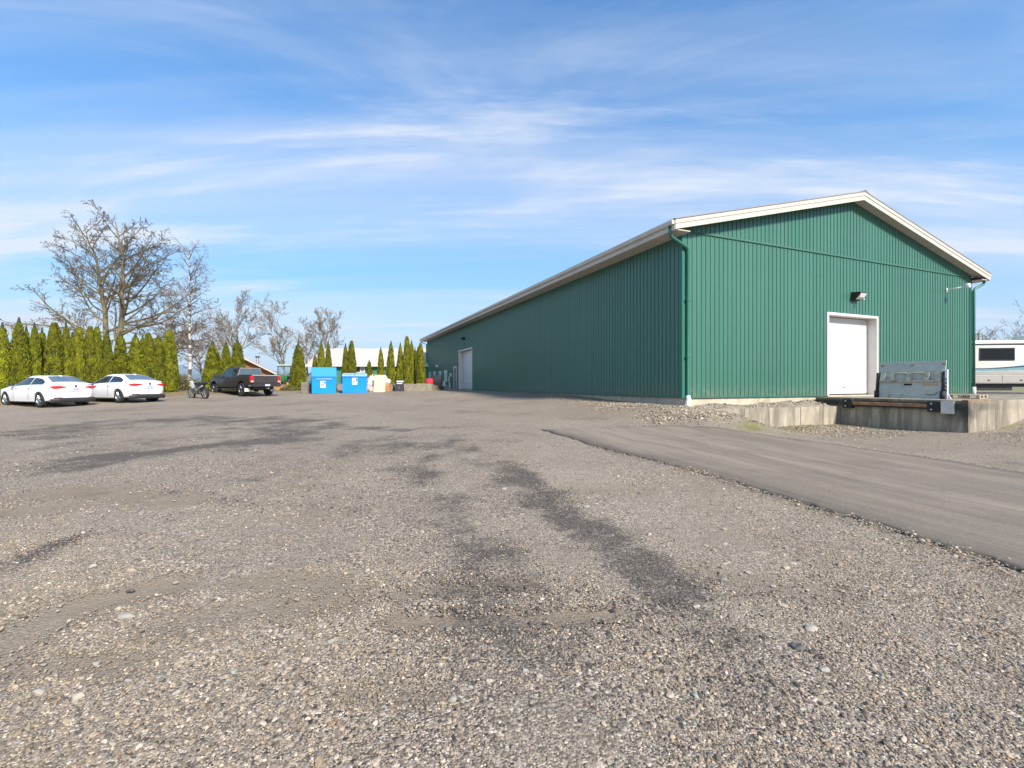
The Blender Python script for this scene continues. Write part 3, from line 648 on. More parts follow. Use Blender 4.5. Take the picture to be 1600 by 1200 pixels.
def warehouse():
    # gable, lower course under the flashing
    proto = sheet(0, SW, 0, EZ).build('wall_panel', GREEN, bld, fixn=False)
    first = True
    shortp = sheet(0, SW, 3.46, EZ).build('wall_panel', GREEN, bld, fixn=False); sfirst = True
    for i in range(22):
        if 9 <= i < 13:
            o = shortp if sfirst else inst(shortp, bld); sfirst = False
        else:
            o = proto if first else inst(proto, bld); first = False
        o.location = (i*SW, 0, 0)
    # gable, upper course cut to the slope
    for i in range(22):
        x0 = i*SW
        sheet(x0, x0+SW, EZ+.012, lambda x: max(roofz(x)-.16, EZ+.014)).build('wall_panel', GREEN, bld, fixn=False).location = (0, -.014, 0)
    # long side: sheets run along v, facing -u
    side = sheet(0, SW, 0, EZ-.1); side.xf(Matrix.Rotation(-math.pi/2, 4, 'Z'))   # x-> -y, -y -> -x
    sp = side.build('wall_panel', GREEN, bld, fixn=False); used = False
    sho = sheet(0, SW, 3.6, EZ-.1); sho.xf(Matrix.Rotation(-math.pi/2, 4, 'Z')); ss = sho.build('wall_panel', GREEN, bld, fixn=False); su = False
    for i in range(51):
        if 29 <= i < 34:
            o = ss if not su else inst(ss, bld); su = True
        else:
            o = sp if not used else inst(sp, bld); used = True
        o.location = (0, (i+1)*SW, 0)
    # hidden backing, far end and right wall
    MB().box(.02, LW-.02, LL-.1, LL, -.2, EZ).build('end_wall', GREEN, bld)
    MB().box(LW-.06, LW, .05, LL-.12, 0, EZ-.1).build('right_wall', GREEN, bld)
    # foundation
    f = MB(); f.box(.03, LW-.03, .035, LL-.03, -1.2, -.004); f.build('foundation', CONC, bld, bevel=.012)
    # flashing strip between the courses
    MB().prism([(-.006,EZ-.02),(-.034,EZ-.028),(-.05,EZ-.01),(-.034,EZ+.05),(-.006,EZ+.06)], 'x', .02, LW-.02).build('flashing', MATS['flashing_green'], bld)
    # corner trims and sill drip
    for u in (0, LW):
        s = 1 if u == 0 else -1
        MB().prism([(u-s*.035,-.035),(u+s*.14,-.035),(u+s*.14,-.004),(u-s*.004,-.004),(u-s*.004,.14),(u-s*.035,.14)], 'z', -.03, EZ-.12).build('corner_trim', GREEN_TRIM, bld)
    MB().box(0.15, 7.62, -.034, -.004, -.035, .012).build('drip_sill', GREEN_TRIM, bld)
    MB().box(11.08, LW-.15, -.034, -.004, -.035, .012).build('drip_sill', GREEN_TRIM, bld)
    MB().box(-.034, -.004, .15, 24.6, -.035, .012).build('drip_sill', GREEN_TRIM, bld)
    # roof slabs, rake fascia (two boards), soffits
    for s in (0, 1):
        U = (lambda u: u) if s == 0 else (lambda u: LW-u)
        mid = LW/2
        za, zb = roofz(-OE)-.0, roofz(mid)
        MB().prism([(U(-OE-.03),za-.01),(U(mid),zb),(U(mid),zb+.035),(U(-OE-.03),za+.025)], 'y', -OG-.035, LL+OG).build('roof_panel', ROOFM, bld)
        MB().prism([(U(-OE),za-.15),(U(mid),zb-.15),(U(mid),zb-.012),(U(-OE),za-.022)], 'y', -OG-.02, -OG+.03).build('rake_trim', CREAM2, bld)
        MB().prism([(U(-OE+.02),za-.33),(U(mid),zb-.335),(U(mid),zb-.152),(U(-OE+.02),za-.152)], 'y', -OG, -OG+.035).build('rake_fascia', CREAM2, bld)
        MB().prism([(U(-OE+.03),za-.24),(U(mid),zb-.25),(U(mid),zb-.22),(U(-OE+.03),za-.21)], 'y', -OG+.036, -.02).build('rake_soffit', SOFFIT, bld)
        # eave: gutter and flat soffit
        g = [(-OE-.0,za-.03),(-OE-.12,za-.03),(-OE-.13,za-.06),(-OE-.11,za-.15),(-OE-.09,za-.17),(-OE,za-.17)]
        MB().prism([(U(a), z) for a, z in g], 'y', -OG+.02, LL+OG-.05).build('gutter', CREAM, bld)
        MB().box(min(U(-OE),U(-OE+.03)), max(U(-OE),U(-OE+.03)), -OG+.04, LL+OG-.04, za-.34, za-.172).build('eave_fascia', CREAM, bld)
        MB().box(min(U(-OE+.03),U(-.03)), max(U(-OE+.03),U(-.03)), -OG+.04, LL+OG-.04, za-.335, za-.30).build('eave_soffit', SOFFIT, bld)
    MB().prism([(LW/2-.25,roofz(LW/2-.25)+.026),(LW/2,roofz(LW/2)+.06),(LW/2+.25,roofz(LW/2-.25)+.026),(LW/2+.25,roofz(LW/2-.25)+.052),(LW/2,roofz(LW/2)+.085),(LW/2-.25,roofz(LW/2-.25)+.052)], 'y', -OG-.04, LL+OG).build('ridge_cap', ROOFM, bld)
    # downspouts
    def spout(pts, name='downspout'):
        o = MB().tube(pts, .058, 8).build(name, GREEN_TRIM, bld, smooth=True); return o
    d = spout([(-OE+.0,-.22,5.86),(-OE+.0,-.22,5.62),(-OE+.06,-.21,5.50),(.10,-.12,5.26),(.16,-.10,5.16),(.16,-.10,.10),(.14,-.13,-.02)])
    MB().tube([(.16,-.10,.04),(.15,-.14,-.05),(.06,-.26,-.11),(-.05,-.36,-.15),(-.11,-.41,-.24),(-.12,-.43,-.50)], .085, 10).build('drain_elbow', PVC, d, smooth=True)
    for z in (1.4, 3.4): MB().box(.07, .25, -.165, -.03, z, z+.03).build('strap', GREEN_TRIM, d)
    d = spout([(LW+OE-.02,-.22,5.86),(LW+OE-.02,-.22,5.64),(LW+OE-.08,-.21,5.54),(LW+.12,-.12,5.30),(LW+.04,-.10,5.18),(LW+.04,-.10,.3)])
    MB().tube([(LW+.04,-.10,.32),(LW+.04,-.10,-.1)], .085, 10).build('drain_elbow', PVC, d, smooth=True)
    d = spout([(-OE+.0,LL+.3,5.86),(-OE+.0,LL+.3,5.62),(-.06,LL+.1,5.36),(-.06,LL+.1,0)])
    # gable overhead door
    def overhead(parent_loc, rot, w, h, rec, n):
        dr = thing('overhead_door', parent_loc, rot); dr.parent = bld
        hh = (h-.12)/n
        p0 = None
        for k in range(n):
            mb = MB(); mb.box(0, w-.2, 0, .05, .003, hh-.003)
            if p0 is None: p0 = mb.build('door_section', WHITE, dr, bevel=.006); o = p0
            else: o = inst(p0, dr)
            o.location = (.1, rec, k*hh)
        for a, b in ((-.002, .1), (w-.1, w+.002)):
            MB().box(a, b, -.045, rec+.06, 0, h).build('door_jamb', JAMB, dr, bevel=.006)
        MB().box(.1, w-.1, -.045, rec+.06, h-.1, h).build('door_header', JAMB, dr, bevel=.006)
        MB().box(-.05, w+.05, -.10, rec+.05, -.09, -.006).build('door_sill', CONC, dr, bevel=.01)
        MB().box(.1, w-.1, rec-.012, rec-.002, .0, .05).build('bottom_seal', BLACK, dr); MB().box(w/2-.09, w/2+.09, rec-.03, rec-.002, .32, .36).build('lift_handle', GALV, dr, bevel=.006)
        MB().box(-.01, w+.01, rec+.3, rec+.32, 0, h).build('door_backing', BLACK, dr)
        return dr
    overhead((7.65, 0, 0), 0, 3.4, 3.46, .34, 6)
    sd_ = overhead((0, 28.9, 0), -math.pi/2, 4.25, 3.6, .34, 7)
    for z in (1.1, 2.75): MB().box(.02, .07, -.07, -.03, z, z+.12).build('hinge', BLACK, sd_)
    # windows and person door on the long side
    for v in (33.85, 36.45, 39.1, 41.6):
        w = thing('window', (0, v+.55, .73), -math.pi/2); w.parent = bld
        fr = MB(); W_, H_ = 1.1, 1.14
        fr.box(0,W_,-.05,-.005,0,.07); fr.box(0,W_,-.05,-.005,H_-.07,H_); fr.box(0,.07,-.05,-.005,.07,H_-.07); fr.box(W_-.07,W_,-.05,-.005,.07,H_-.07); fr.box(W_/2-.03,W_/2+.03,-.045,-.005,.07,H_-.07)
        fr.build('frame', PVC, w)
        MB().box(.07, W_/2-.03, -.036, -.03, .07, H_-.07).build('pane', GLASSB, w)
        MB().box(W_/2+.03, W_-.07, -.036, -.03, .07, H_-.07).build('pane', GLASSB, w)
    pd = thing('side_door', (0, 30.65, 0), -math.pi/2); pd.parent = bld
    MB().box(.06, 1.04, -.032, -.028, .02, 2.05).build('door_leaf', SLAB, pd)
    fr = MB(); fr.box(0,.06,-.07,-.02,0,2.15); fr.box(1.04,1.1,-.07,-.02,0,2.15); fr.box(.06,1.04,-.07,-.02,2.06,2.15); fr.build('door_frame', PVC, pd)
    MB().lathe([(.03,-.09),(.035,-.07),(.02,-.05),(.02,-.02)], 10, 'y', (.95,0,1.0)).build('door_handle', GALV, pd)
    # meter boxes
    mt = thing('meter_box', (0, 31.9, 0), -math.pi/2); mt.parent = bld
    MB().box(-.2,.25,-.22,-.03,.65,1.2).build('cabinet', GALV, mt, bevel=.015)
    MB().box(.25,.55,-.16,-.03,1.2,1.55).build('cabinet', PVC, mt, bevel=.015)
    for x in (-.1, .15): MB().tube([(x,-.12,-.02),(x,-.12,.65)], .05, 8).build('conduit', PVC, mt)
    # wall light over the gable door
    wl = thing('wall_light', (9.42, -.02, 4.2), 0); wl.parent = bld
    MB().prism([(-.0,-.16),(-.16,-.13),(-.36,.10),(-.36,.16),(0,.2)], 'x', -.22, .22).build('housing', BLACK, wl, bevel=.012)
    MB().prism([(-.18,-.105),(-.30,-.05),(-.385,.085),(-.372,.10),(-.17,-.125)], 'x', -.18, .18).build('lens', mat('lens', (.75,.72,.68), .25, var=.05), wl)
    MB().lathe([(.0,-.06),(.04,-.05),(.05,0),(.02,.03),(.0,.035)], 12, 'z', (.12,-.3,-.13)).build('sensor', GALV, wl, smooth=True)
    # arm with a small flood light near the right corner
    al = thing('security_camera', (16.46, -.02, 5.05), 0); al.parent = bld
    MB().box(-.05,.05,-.03,-.006,-.1,.1).build('bracket', PVC, al)
    MB().tube([(0,-.03,0),(.05,-.35,.03),(.12,-.62,.06)], .035, 8).build('arm', PVC, al, smooth=True)
    MB().lathe([(.0,-.84),(.10,-.83),(.12,-.78),(.10,-.66),(.05,-.6),(0,-.6)], 14, 'y', (.13,0,.08)).build('lamp_head', PVC, al, smooth=True)
    # twin flood over the windows, vent over the side door
    fl = thing('flood_light', (0, 36.9, 2.35), -math.pi/2); fl.parent = bld
    MB().box(-.1,.1,-.09,-.02,-.08,.08).build('base', PVC, fl, bevel=.01)
    for s in (-1, 1): MB().lathe([(0,-.34),(.11,-.32),(.1,-.2),(.04,-.08),(0,-.08)], 12, 'y', (s*.2,0,.1)).build('lamp_head', PVC, fl, smooth=True)
    ve = thing('wall_light', (0, 27.1, 4.55), -math.pi/2); ve.parent = bld
    MB().prism([(0,-.12),(-.14,-.1),(-.3,.06),(-.3,.11),(0,.15)], 'x', -.2, .2).build('housing', BLACK, ve, bevel=.01)
warehouse()

# ------------------------------------------------------------------ loading dock, retaining wall
def concrete_stained():
    m, nt, N, Lk, P = _nodes('dock_concrete'); P.inputs['Roughness'].default_value = .92; P.inputs['Specular IOR Level'].default_value = .25
    tc = N.new('ShaderNodeTexCoord'); mp = N.new('ShaderNodeMapping'); mp.inputs['Scale'].default_value = (1.7, 1.7, .22); Lk.new(tc.outputs['Object'], mp.inputs[0])
    def nz(v, s, d, r=.6):
        n = N.new('ShaderNodeTexNoise'); n.inputs['Scale'].default_value = s; n.inputs['Detail'].default_value = d; n.inputs['Roughness'].default_value = r; Lk.new(v, n.inputs['Vector']); return n.outputs['Fac']
    def rng(v, a, b, c=0., d=1.):
        n = N.new('ShaderNodeMapRange'); n.inputs[1].default_value = a; n.inputs[2].default_value = b; n.inputs[3].default_value = c; n.inputs[4].default_value = d; Lk.new(v, n.inputs[0]); return n.outputs[0]
    def mix(f, a, b):
        n = N.new('ShaderNodeMix'); n.data_type = 'RGBA'
        for s_, v in ((0, f), (6, a), (7, b)):
            if isinstance(v, tuple): n.inputs[s_].default_value = (*v, 1)
            elif isinstance(v, float): n.inputs[s_].default_value = v
            else: Lk.new(v, n.inputs[s_])
        return n.outputs[2]
    o = tc.outputs['Object']
    c = mix(nz(o, 3, 6), (.28,.24,.18), (.50,.44,.35))
    c = mix(rng(nz(mp.outputs[0], 1.0, 8, .72), .44, .66, 0, .85), c, (.115,.10,.082))       # run-off streaks
    c = mix(rng(nz(mp.outputs[0], 2.3, 5), .56, .64, 0, .6), c, (.52,.48,.40))          # lime bloom
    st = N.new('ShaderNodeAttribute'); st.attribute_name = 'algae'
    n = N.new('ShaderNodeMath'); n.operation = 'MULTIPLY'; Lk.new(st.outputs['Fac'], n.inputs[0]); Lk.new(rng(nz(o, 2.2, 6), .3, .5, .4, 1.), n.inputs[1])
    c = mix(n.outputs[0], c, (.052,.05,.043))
    Lk.new(c, P.inputs['Base Color'])
    bp = N.new('ShaderNodeBump'); bp.inputs['Strength'].default_value = .45; bp.inputs['Distance'].default_value = .015; Lk.new(nz(o, 22, 6), bp.inputs['Height']); Lk.new(bp.outputs[0], P.inputs['Normal'])
    return m
DOCKM = concrete_stained()
RUST = mat('rusty_steel', (.30,.16,.085), .85, var=.3, scale=6, dirt=(.45,.36,.26), dirt_amt=.6, dirt_scale=4, bump=.3)
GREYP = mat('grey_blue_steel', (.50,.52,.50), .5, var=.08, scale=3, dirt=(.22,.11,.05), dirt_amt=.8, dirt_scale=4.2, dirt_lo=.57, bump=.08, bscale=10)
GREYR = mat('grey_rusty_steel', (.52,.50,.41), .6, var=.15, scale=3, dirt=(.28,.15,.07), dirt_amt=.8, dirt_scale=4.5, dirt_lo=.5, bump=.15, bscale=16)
WOOD = mat('pallet_wood', (.48,.39,.28), .8, var=.2, scale=5, stretch=(1,8,8))
def grid_box(mb, u0, u1, v0, v1, z0, z1, n=.12):
    """box with subdivided outer faces"""
    def fr(a, b): return np.linspace(a, b, max(2, int(abs(b-a)/n)+1))
    us, vs_, zs = fr(u0, u1), fr(v0, v1), fr(z0, z1)
    mb.grid([[(u0, v, z) for v in vs_] for z in zs]); mb.grid([[(u1, v, z) for v in vs_] for z in zs])
    mb.grid([[(u, v0, z) for u in us] for z in zs]); mb.grid([[(u, v1, z) for u in us] for z in zs]); mb.grid([[(u, v, z1) for u in us] for v in vs_])
def dock():
    dk = thing('loading_dock', (C0[0], C0[1], ZF), BROT, 'stained concrete loading dock in front of the gable door', 'loading dock')
    mb = MB(); u0, u1, v0, v1, zt = 6.8, 16.5, -4.86, -.12, -.055
    grid_box(mb, u0, u1, v0, v1, -1.9, zt)
    o = mb.build('slab', DOCKM, dk, fixn=True)
    co = np.array([v.co[:] for v in o.data.vertices])
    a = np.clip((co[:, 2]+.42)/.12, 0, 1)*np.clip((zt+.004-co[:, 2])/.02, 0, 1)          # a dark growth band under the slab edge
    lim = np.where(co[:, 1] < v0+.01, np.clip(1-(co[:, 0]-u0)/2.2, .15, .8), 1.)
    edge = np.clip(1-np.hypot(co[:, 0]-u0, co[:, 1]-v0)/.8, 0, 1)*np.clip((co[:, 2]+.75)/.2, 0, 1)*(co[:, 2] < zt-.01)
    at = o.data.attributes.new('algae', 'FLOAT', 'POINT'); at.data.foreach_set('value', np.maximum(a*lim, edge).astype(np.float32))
    # bumpers, rusty bar and angle plate on the truck side (face u=6.8, looking -u)
    for v in (-1.42, -4.06):
        b = MB(); b.box(u0-.16, u0-.012, v-.17, v+.17, -.44, -.10); b.build('bumper', BLACK, dk, bevel=.02)
        for z in (-.17, -.36): MB().lathe([(.03,u0-.185),(.03,u0-.15)], 8, 'x', (0,v+.05,z)).build('bolt', GALV, dk)
    MB().box(u0-.15, u0-.01, -3.88, -1.60, -.30, -.19).build('steel_bar', RUST, dk, bevel=.01)
    MB().box(u0-.12, u0-.01, -3.88, -1.60, -.345, -.302).build('shelf_angle', BLACK, dk)
    MB().prism([(u0-.19,-4.26),(u0-.0,-4.26),(u0-.0,-4.55),(u0-.09,-4.55)], 'z', -.48, -.07).build('corner_plate', GALV, dk, bevel=.01)
    MB().box(u0-.03, u0+1.6, -4.87, -4.72, zt+.002, zt+.03).build('edge_angle', RUST, dk)
    # retaining wall of cast blocks beside the dock
    rw = thing('retaining_wall', (C0[0], C0[1], ZF), BROT, 'low cream concrete block wall beside the loading dock', 'retaining wall')
    cuts = [-.35, 1.72, 4.55, 5.78, 6.79]
    for k in range(4):
        mb = MB(); a, b = cuts[k]+.012, cuts[k+1]-.012
        grid_box(mb, a, b, -1.08-.004*k, -.72, -1.75, -.375-.006*(k % 2), .15)
        o = mb.build('block', DOCKM, rw); at = o.data.attributes.new('algae', 'FLOAT', 'POINT')
        co = np.array([v.co[:] for v in o.data.vertices])
        at.data.foreach_set('value', (np.clip((-.78-co[:, 2])/-.4, 0, .0)).astype(np.float32))
    # gravel fill behind it
    us = np.linspace(-.2, 6.78, 60); vs_ = np.linspace(-.8, .03, 12); U, V = np.meshgrid(us, vs_)
    Z = -.40+.16*fbm(U*1.3, V*1.3, .5, 9)+.10*np.clip((V+.8)/.8, 0, 1)+.06*np.clip((U-3)/3, 0, 1)*np.clip((V+.8)/.5, 0, 1)-.06
    Z[0] = -.62; V[0] += .04
    fill = MB().grid(np.stack([U, V, Z], -1).tolist()).build('gravel_bed', bpy.data.materials['gravel'], rw, smooth=True)
    rg = random.Random(3); me = []
    for k in range(6):
        q = stone_mesh(300+k, 1); q.materials.append(MATS['stone_%d' % (k % 5)]); me.append(q)
    for _ in range(290):
        u, v = rg.uniform(-.15, 6.7), rg.uniform(-.74, -.05); s = .035+.1*rg.random()**2
        o = bpy.data.objects.new('stone', rg.choice(me)); COL.objects.link(o); o.parent = rw
        z = -.47+.16*float(fbm(u*1.3, v*1.3, .5, 9))+.10*min(1, (v+.8)/.8)+.06*max(0, (u-3)/3)*min(1, (v+.8)/.5)
        o.location = (u, v, z+s*.2); o.scale = (s*1.3, s, s*.7); o.rotation_euler = (rg.gauss(0,.4), rg.gauss(0,.4), rg.uniform(0,6))
dock()
def leveler():
    # the deck stands upright on its hinge along the truck side of the dock; local x runs along the dock edge towards the camera
    p = B(7.25, -2.10); t = thing('dock_leveler', (p[0], p[1], ZF-.05), BROT-math.pi/2, 'raised grey steel dock leveler plate with rusty frame', 'dock leveler')
    # local: x = -v direction (towards camera), y = +u (away from trucks), -y faces the trucks
    w = 1.95
    def lean(z): return .10*z
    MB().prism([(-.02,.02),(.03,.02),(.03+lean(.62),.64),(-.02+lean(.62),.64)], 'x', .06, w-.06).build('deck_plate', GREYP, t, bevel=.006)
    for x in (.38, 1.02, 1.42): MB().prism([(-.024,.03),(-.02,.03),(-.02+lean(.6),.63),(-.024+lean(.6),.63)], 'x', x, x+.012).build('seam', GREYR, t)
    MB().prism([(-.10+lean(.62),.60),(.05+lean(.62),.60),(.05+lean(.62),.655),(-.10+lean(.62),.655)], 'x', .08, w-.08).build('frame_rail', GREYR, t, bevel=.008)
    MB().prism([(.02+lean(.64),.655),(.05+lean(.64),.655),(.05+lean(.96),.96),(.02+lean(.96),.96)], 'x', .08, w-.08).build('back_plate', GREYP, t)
    for x, ww in ((.10,.15),(.42,.12),(.90,.14),(1.42,.13),(1.72,.15)):
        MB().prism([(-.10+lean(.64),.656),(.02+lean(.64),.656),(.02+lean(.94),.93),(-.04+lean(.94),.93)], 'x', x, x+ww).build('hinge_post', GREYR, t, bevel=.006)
    for x in (.56, 1.06): MB().tube([(x,.05,.91),(x+.33,.05,.91)], .025, 8).build('hinge_pin', GREYR, t)
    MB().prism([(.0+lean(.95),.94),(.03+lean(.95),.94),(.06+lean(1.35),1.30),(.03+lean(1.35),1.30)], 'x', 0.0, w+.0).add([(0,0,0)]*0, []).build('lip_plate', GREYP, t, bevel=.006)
    for x in (.06, .98, 1.86): MB().box(x, x+.1, .115, .125, 1.16, 1.2).build('lug', RUST, t)
    for x in (-.05, w-.06):
        MB().tube([(x+.05,-.02,.05),(x+.05,.07,.93)], .055, 10).build('air_cylinder', BLACK, t, smooth=True)
        MB().tube([(x+.05,-.05,.02),(x+.05,-.03,.28)], .075, 10).build('cylinder_boot', BLACK, t, smooth=True)
    fr = MB(); fr.box(w+.03, w+.10, .0, .06, .0, .95); fr.box(w-.04, w+.10, .0, .06, .95, 1.0)
    fr.prism([(w+.10,.02),(w+.2,.02),(w+.10,.2)], 'y', .02, .05); fr.build('side_bracket', PVC, t, bevel=.008)
    for z in (.28, .40, .52, .64): MB().box(w+.05, w+.08, -.006, .0, z, z+.07).build('slot', BLACK, t)
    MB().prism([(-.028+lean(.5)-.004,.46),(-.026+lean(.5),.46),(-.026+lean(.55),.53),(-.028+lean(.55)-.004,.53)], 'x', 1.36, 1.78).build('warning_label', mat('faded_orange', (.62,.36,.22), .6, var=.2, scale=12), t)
    MB().prism([(-.03+lean(.48),.47),(-.022+lean(.48),.47),(-.022+lean(.54),.53),(-.03+lean(.54),.53)], 'x', .82, 1.06).build('pull_slot', BLACK, t)
    MB().tube([(1.48,-.02,.17),(1.56,-.02,.155),(1.68,-.02,.16),(1.76,-.02,.2),(1.79,-.02,.26)], .008, 6).build('chain', BLACK, t)
    # pallet lying on the slab behind it
    q = B(9.6, -4.0); pl = thing('wooden_pallet', (q[0], q[1], ZF-.05), BROT+.2, 'pale wooden pallet lying on the dock slab by the leveler', 'pallet')
    for y in (0, .46, .92): 
        for x in (0, .5, 1.0): MB().box(x, x+.14, y, y+.1, .022, .105).build('block', WOOD, pl)
    for k in range(7): MB().box(-.0+k*.165, .13+k*.165, 0, 1.02, .107, .128).build('plank', WOOD, pl)
    for y in (0, .46, .92): MB().box(0, 1.14, y, y+.1, .0, .02).build('runner', WOOD, pl)
leveler()
# ------------------------------------------------------------------ vehicles
CARW = mat('white_car_paint', (.78,.78,.79), .22, var=.015, scale=1, coat=.6)
CARG = mat('charcoal_paint', (.028,.026,.028), .35, var=.08, scale=1, coat=.35, metal=.1)
CARGL = mat('tailgate_paint', (.075,.068,.072), .32, var=.06, scale=1, coat=.5, metal=.3)
TRIMB = mat('black_plastic', (.03,.03,.032), .55, var=.1)
TYRE = mat('tyre', (.022,.021,.021), .85, var=.25, scale=8)
RIM = mat('alloy', (.42,.43,.45), .3, metal=.8, var=.05)
RIMD = mat('dark_alloy', (.12,.125,.14), .35, metal=.7, var=.05)
RED = mat('tail_lamp', (.55,.02,.025), .15, var=.1, coat=.5)
REDD = mat('reflector', (.22,.03,.035), .35, var=.1)
CLEAR = mat('clear_lamp', (.75,.62,.6), .15, var=.05)
PLATE = mat('number_plate', (.70,.73,.78), .4, var=.08, scale=20)
PLATEB = mat('plate_mark', (.10,.16,.35), .5, var=.1)
CHROME = mat('chrome', (.7,.7,.72), .15, metal=1.0, var=.03)
CARGLASS = mat('car_glass', (.018,.028,.028), .04, var=.1, spec=.9)
REARGLASS = mat('rear_glass', (.10,.14,.17), .05, var=.1, spec=.9)

def wheel(parent, loc, r, w, rimm, side, spokes=5, nm='wheel'):
    wh = thing(nm, loc); wh.parent = parent
    h = w/2
    MB().lathe([(r*.66,-h*.9),(r*.9,-h),(r*.985,-h*.78),(r,-h*.4),(r,h*.4),(r*.985,h*.78),(r*.9,h),(r*.66,h*.9),(r*.66,-h*.9)], 28, 'y').build('tyre', TYRE, wh, smooth=True, angle=R(40))
    rm = MB(); s = side
    rm.lathe([(r*.62,-h*.6),(r*.68,-h*.85),(r*.68,h*.85),(r*.62,h*.6),(r*.62,-h*.6)], 28, 'y')
    for k in range(spokes):
        a = 2*math.pi*k/spokes
        for da in (-.13, .13):
            p = [(math.cos(a+da*1.2)*r*.12, s*h*.55, math.sin(a+da*1.2)*r*.12), (math.cos(a+da)*r*.64, s*h*.72, math.sin(a+da)*r*.64)]
            rm.tube(p, [r*.065, r*.045], 5)
    rm.lathe([(0,s*h*.66),(r*.15,s*h*.62),(r*.16,s*h*.3),(0,s*h*.3)], 12, 'y')
    rm.build('rim', rimm, wh, smooth=True, angle=R(40))
    MB().lathe([(0,-.015),(r*.6,-.015),(r*.6,.015),(0,.015)], 20, 'y').build('brake_disc', TRIMB, wh)
    return wh

def loft(stations, sect):
    """closed body from rings of equal length"""
    rings = [sect(x) for x in stations]; n = len(rings[0]); mb = MB()
    vs_ = [p for r_ in rings for p in r_]; fs_ = []
    for i in range(len(rings)-1):
        for j in range(n): fs_.append((i*n+j, i*n+(j+1) % n, (i+1)*n+(j+1) % n, (i+1)*n+j))
    fs_.append(tuple(range(n))); fs_.append(tuple((len(rings)-1)*n+j for j in range(n))[::-1])
    return mb.add(vs_, fs_)

class Sedan:
    ZT = [(-2.28,.80),(-2.22,.98),(-2.14,1.065),(-1.95,1.10),(-1.85,1.115),(-1.12,1.385),(-.75,1.425),(-.35,1.43),(.05,1.395),(.92,1.01),(1.25,.96),(1.95,.84),(2.18,.72),(2.28,.60)]
    ZB = [(-2.28,.74),(-2.2,.92),(-1.8,1.0),(-.8,.97),(.4,.925),(.95,.90),(2.0,.77),(2.28,.55)]
    ZU = [(-2.28,.44),(-2.18,.30),(-1.7,.22),(-1,.19),(1,.19),(1.8,.20),(2.2,.26),(2.28,.34)]
    WB = [(-2.28,.56),(-2.22,.70),(-2.05,.80),(-1.6,.865),(-.8,.885),(.5,.89),(1.4,.87),(1.9,.80),(2.15,.68),(2.28,.48)]
    WT = [(-2.28,.46),(-2.12,.64),(-1.9,.70),(-1.7,.66),(-1.12,.575),(-.3,.60),(.1,.59),(.85,.70),(1.3,.76),(2.0,.62),(2.28,.36)]
    def f(s, t, x): return float(smooth_interp(t, x, .06))
    def sect(s, x):
        zt, zb, zu, wb, wt = (s.f(t, x) for t in (s.ZT, s.ZB, s.ZU, s.WB, s.WT))
        zb = min(zb, zt-.03); zm = zu+(zb-zu)*.48
        half = [(0,zu),(wb*.80,zu),(wb*.955,zu+.05),(wb*.985,zu+.16),(wb*1.012,zm),(wb*1.0,zb-.05),(wb*.975,zb)]
        for k in (.12,.3,.5,.7,.86): half.append((wb*.955+(wt-wb*.955)*k, zb+(zt-.035-zb)*k))
        half += [(wt*.95,zt-.018),(wt*.75,zt+.004),(wt*.4,zt+.018),(0,zt+.022)]
        return [(x, y, z) for y, z in half]+[(x, -y, z) for y, z in half[-2:0:-1]]
    def side_y(s, x, z):
        zt, zb, wb, wt = (s.f(t, x) for t in (s.ZT, s.ZB, s.WB, s.WT)); k = (z-zb)/max(.02, zt-.035-zb)
        return wb*.955+(wt-wb*.955)*max(-.2, min(1, k))
    def top_z(s, x, y):
        wt = s.f(s.WT, x); k = min(1, abs(y)/wt); return s.f(s.ZT, x)+.022-.04*k**2.2
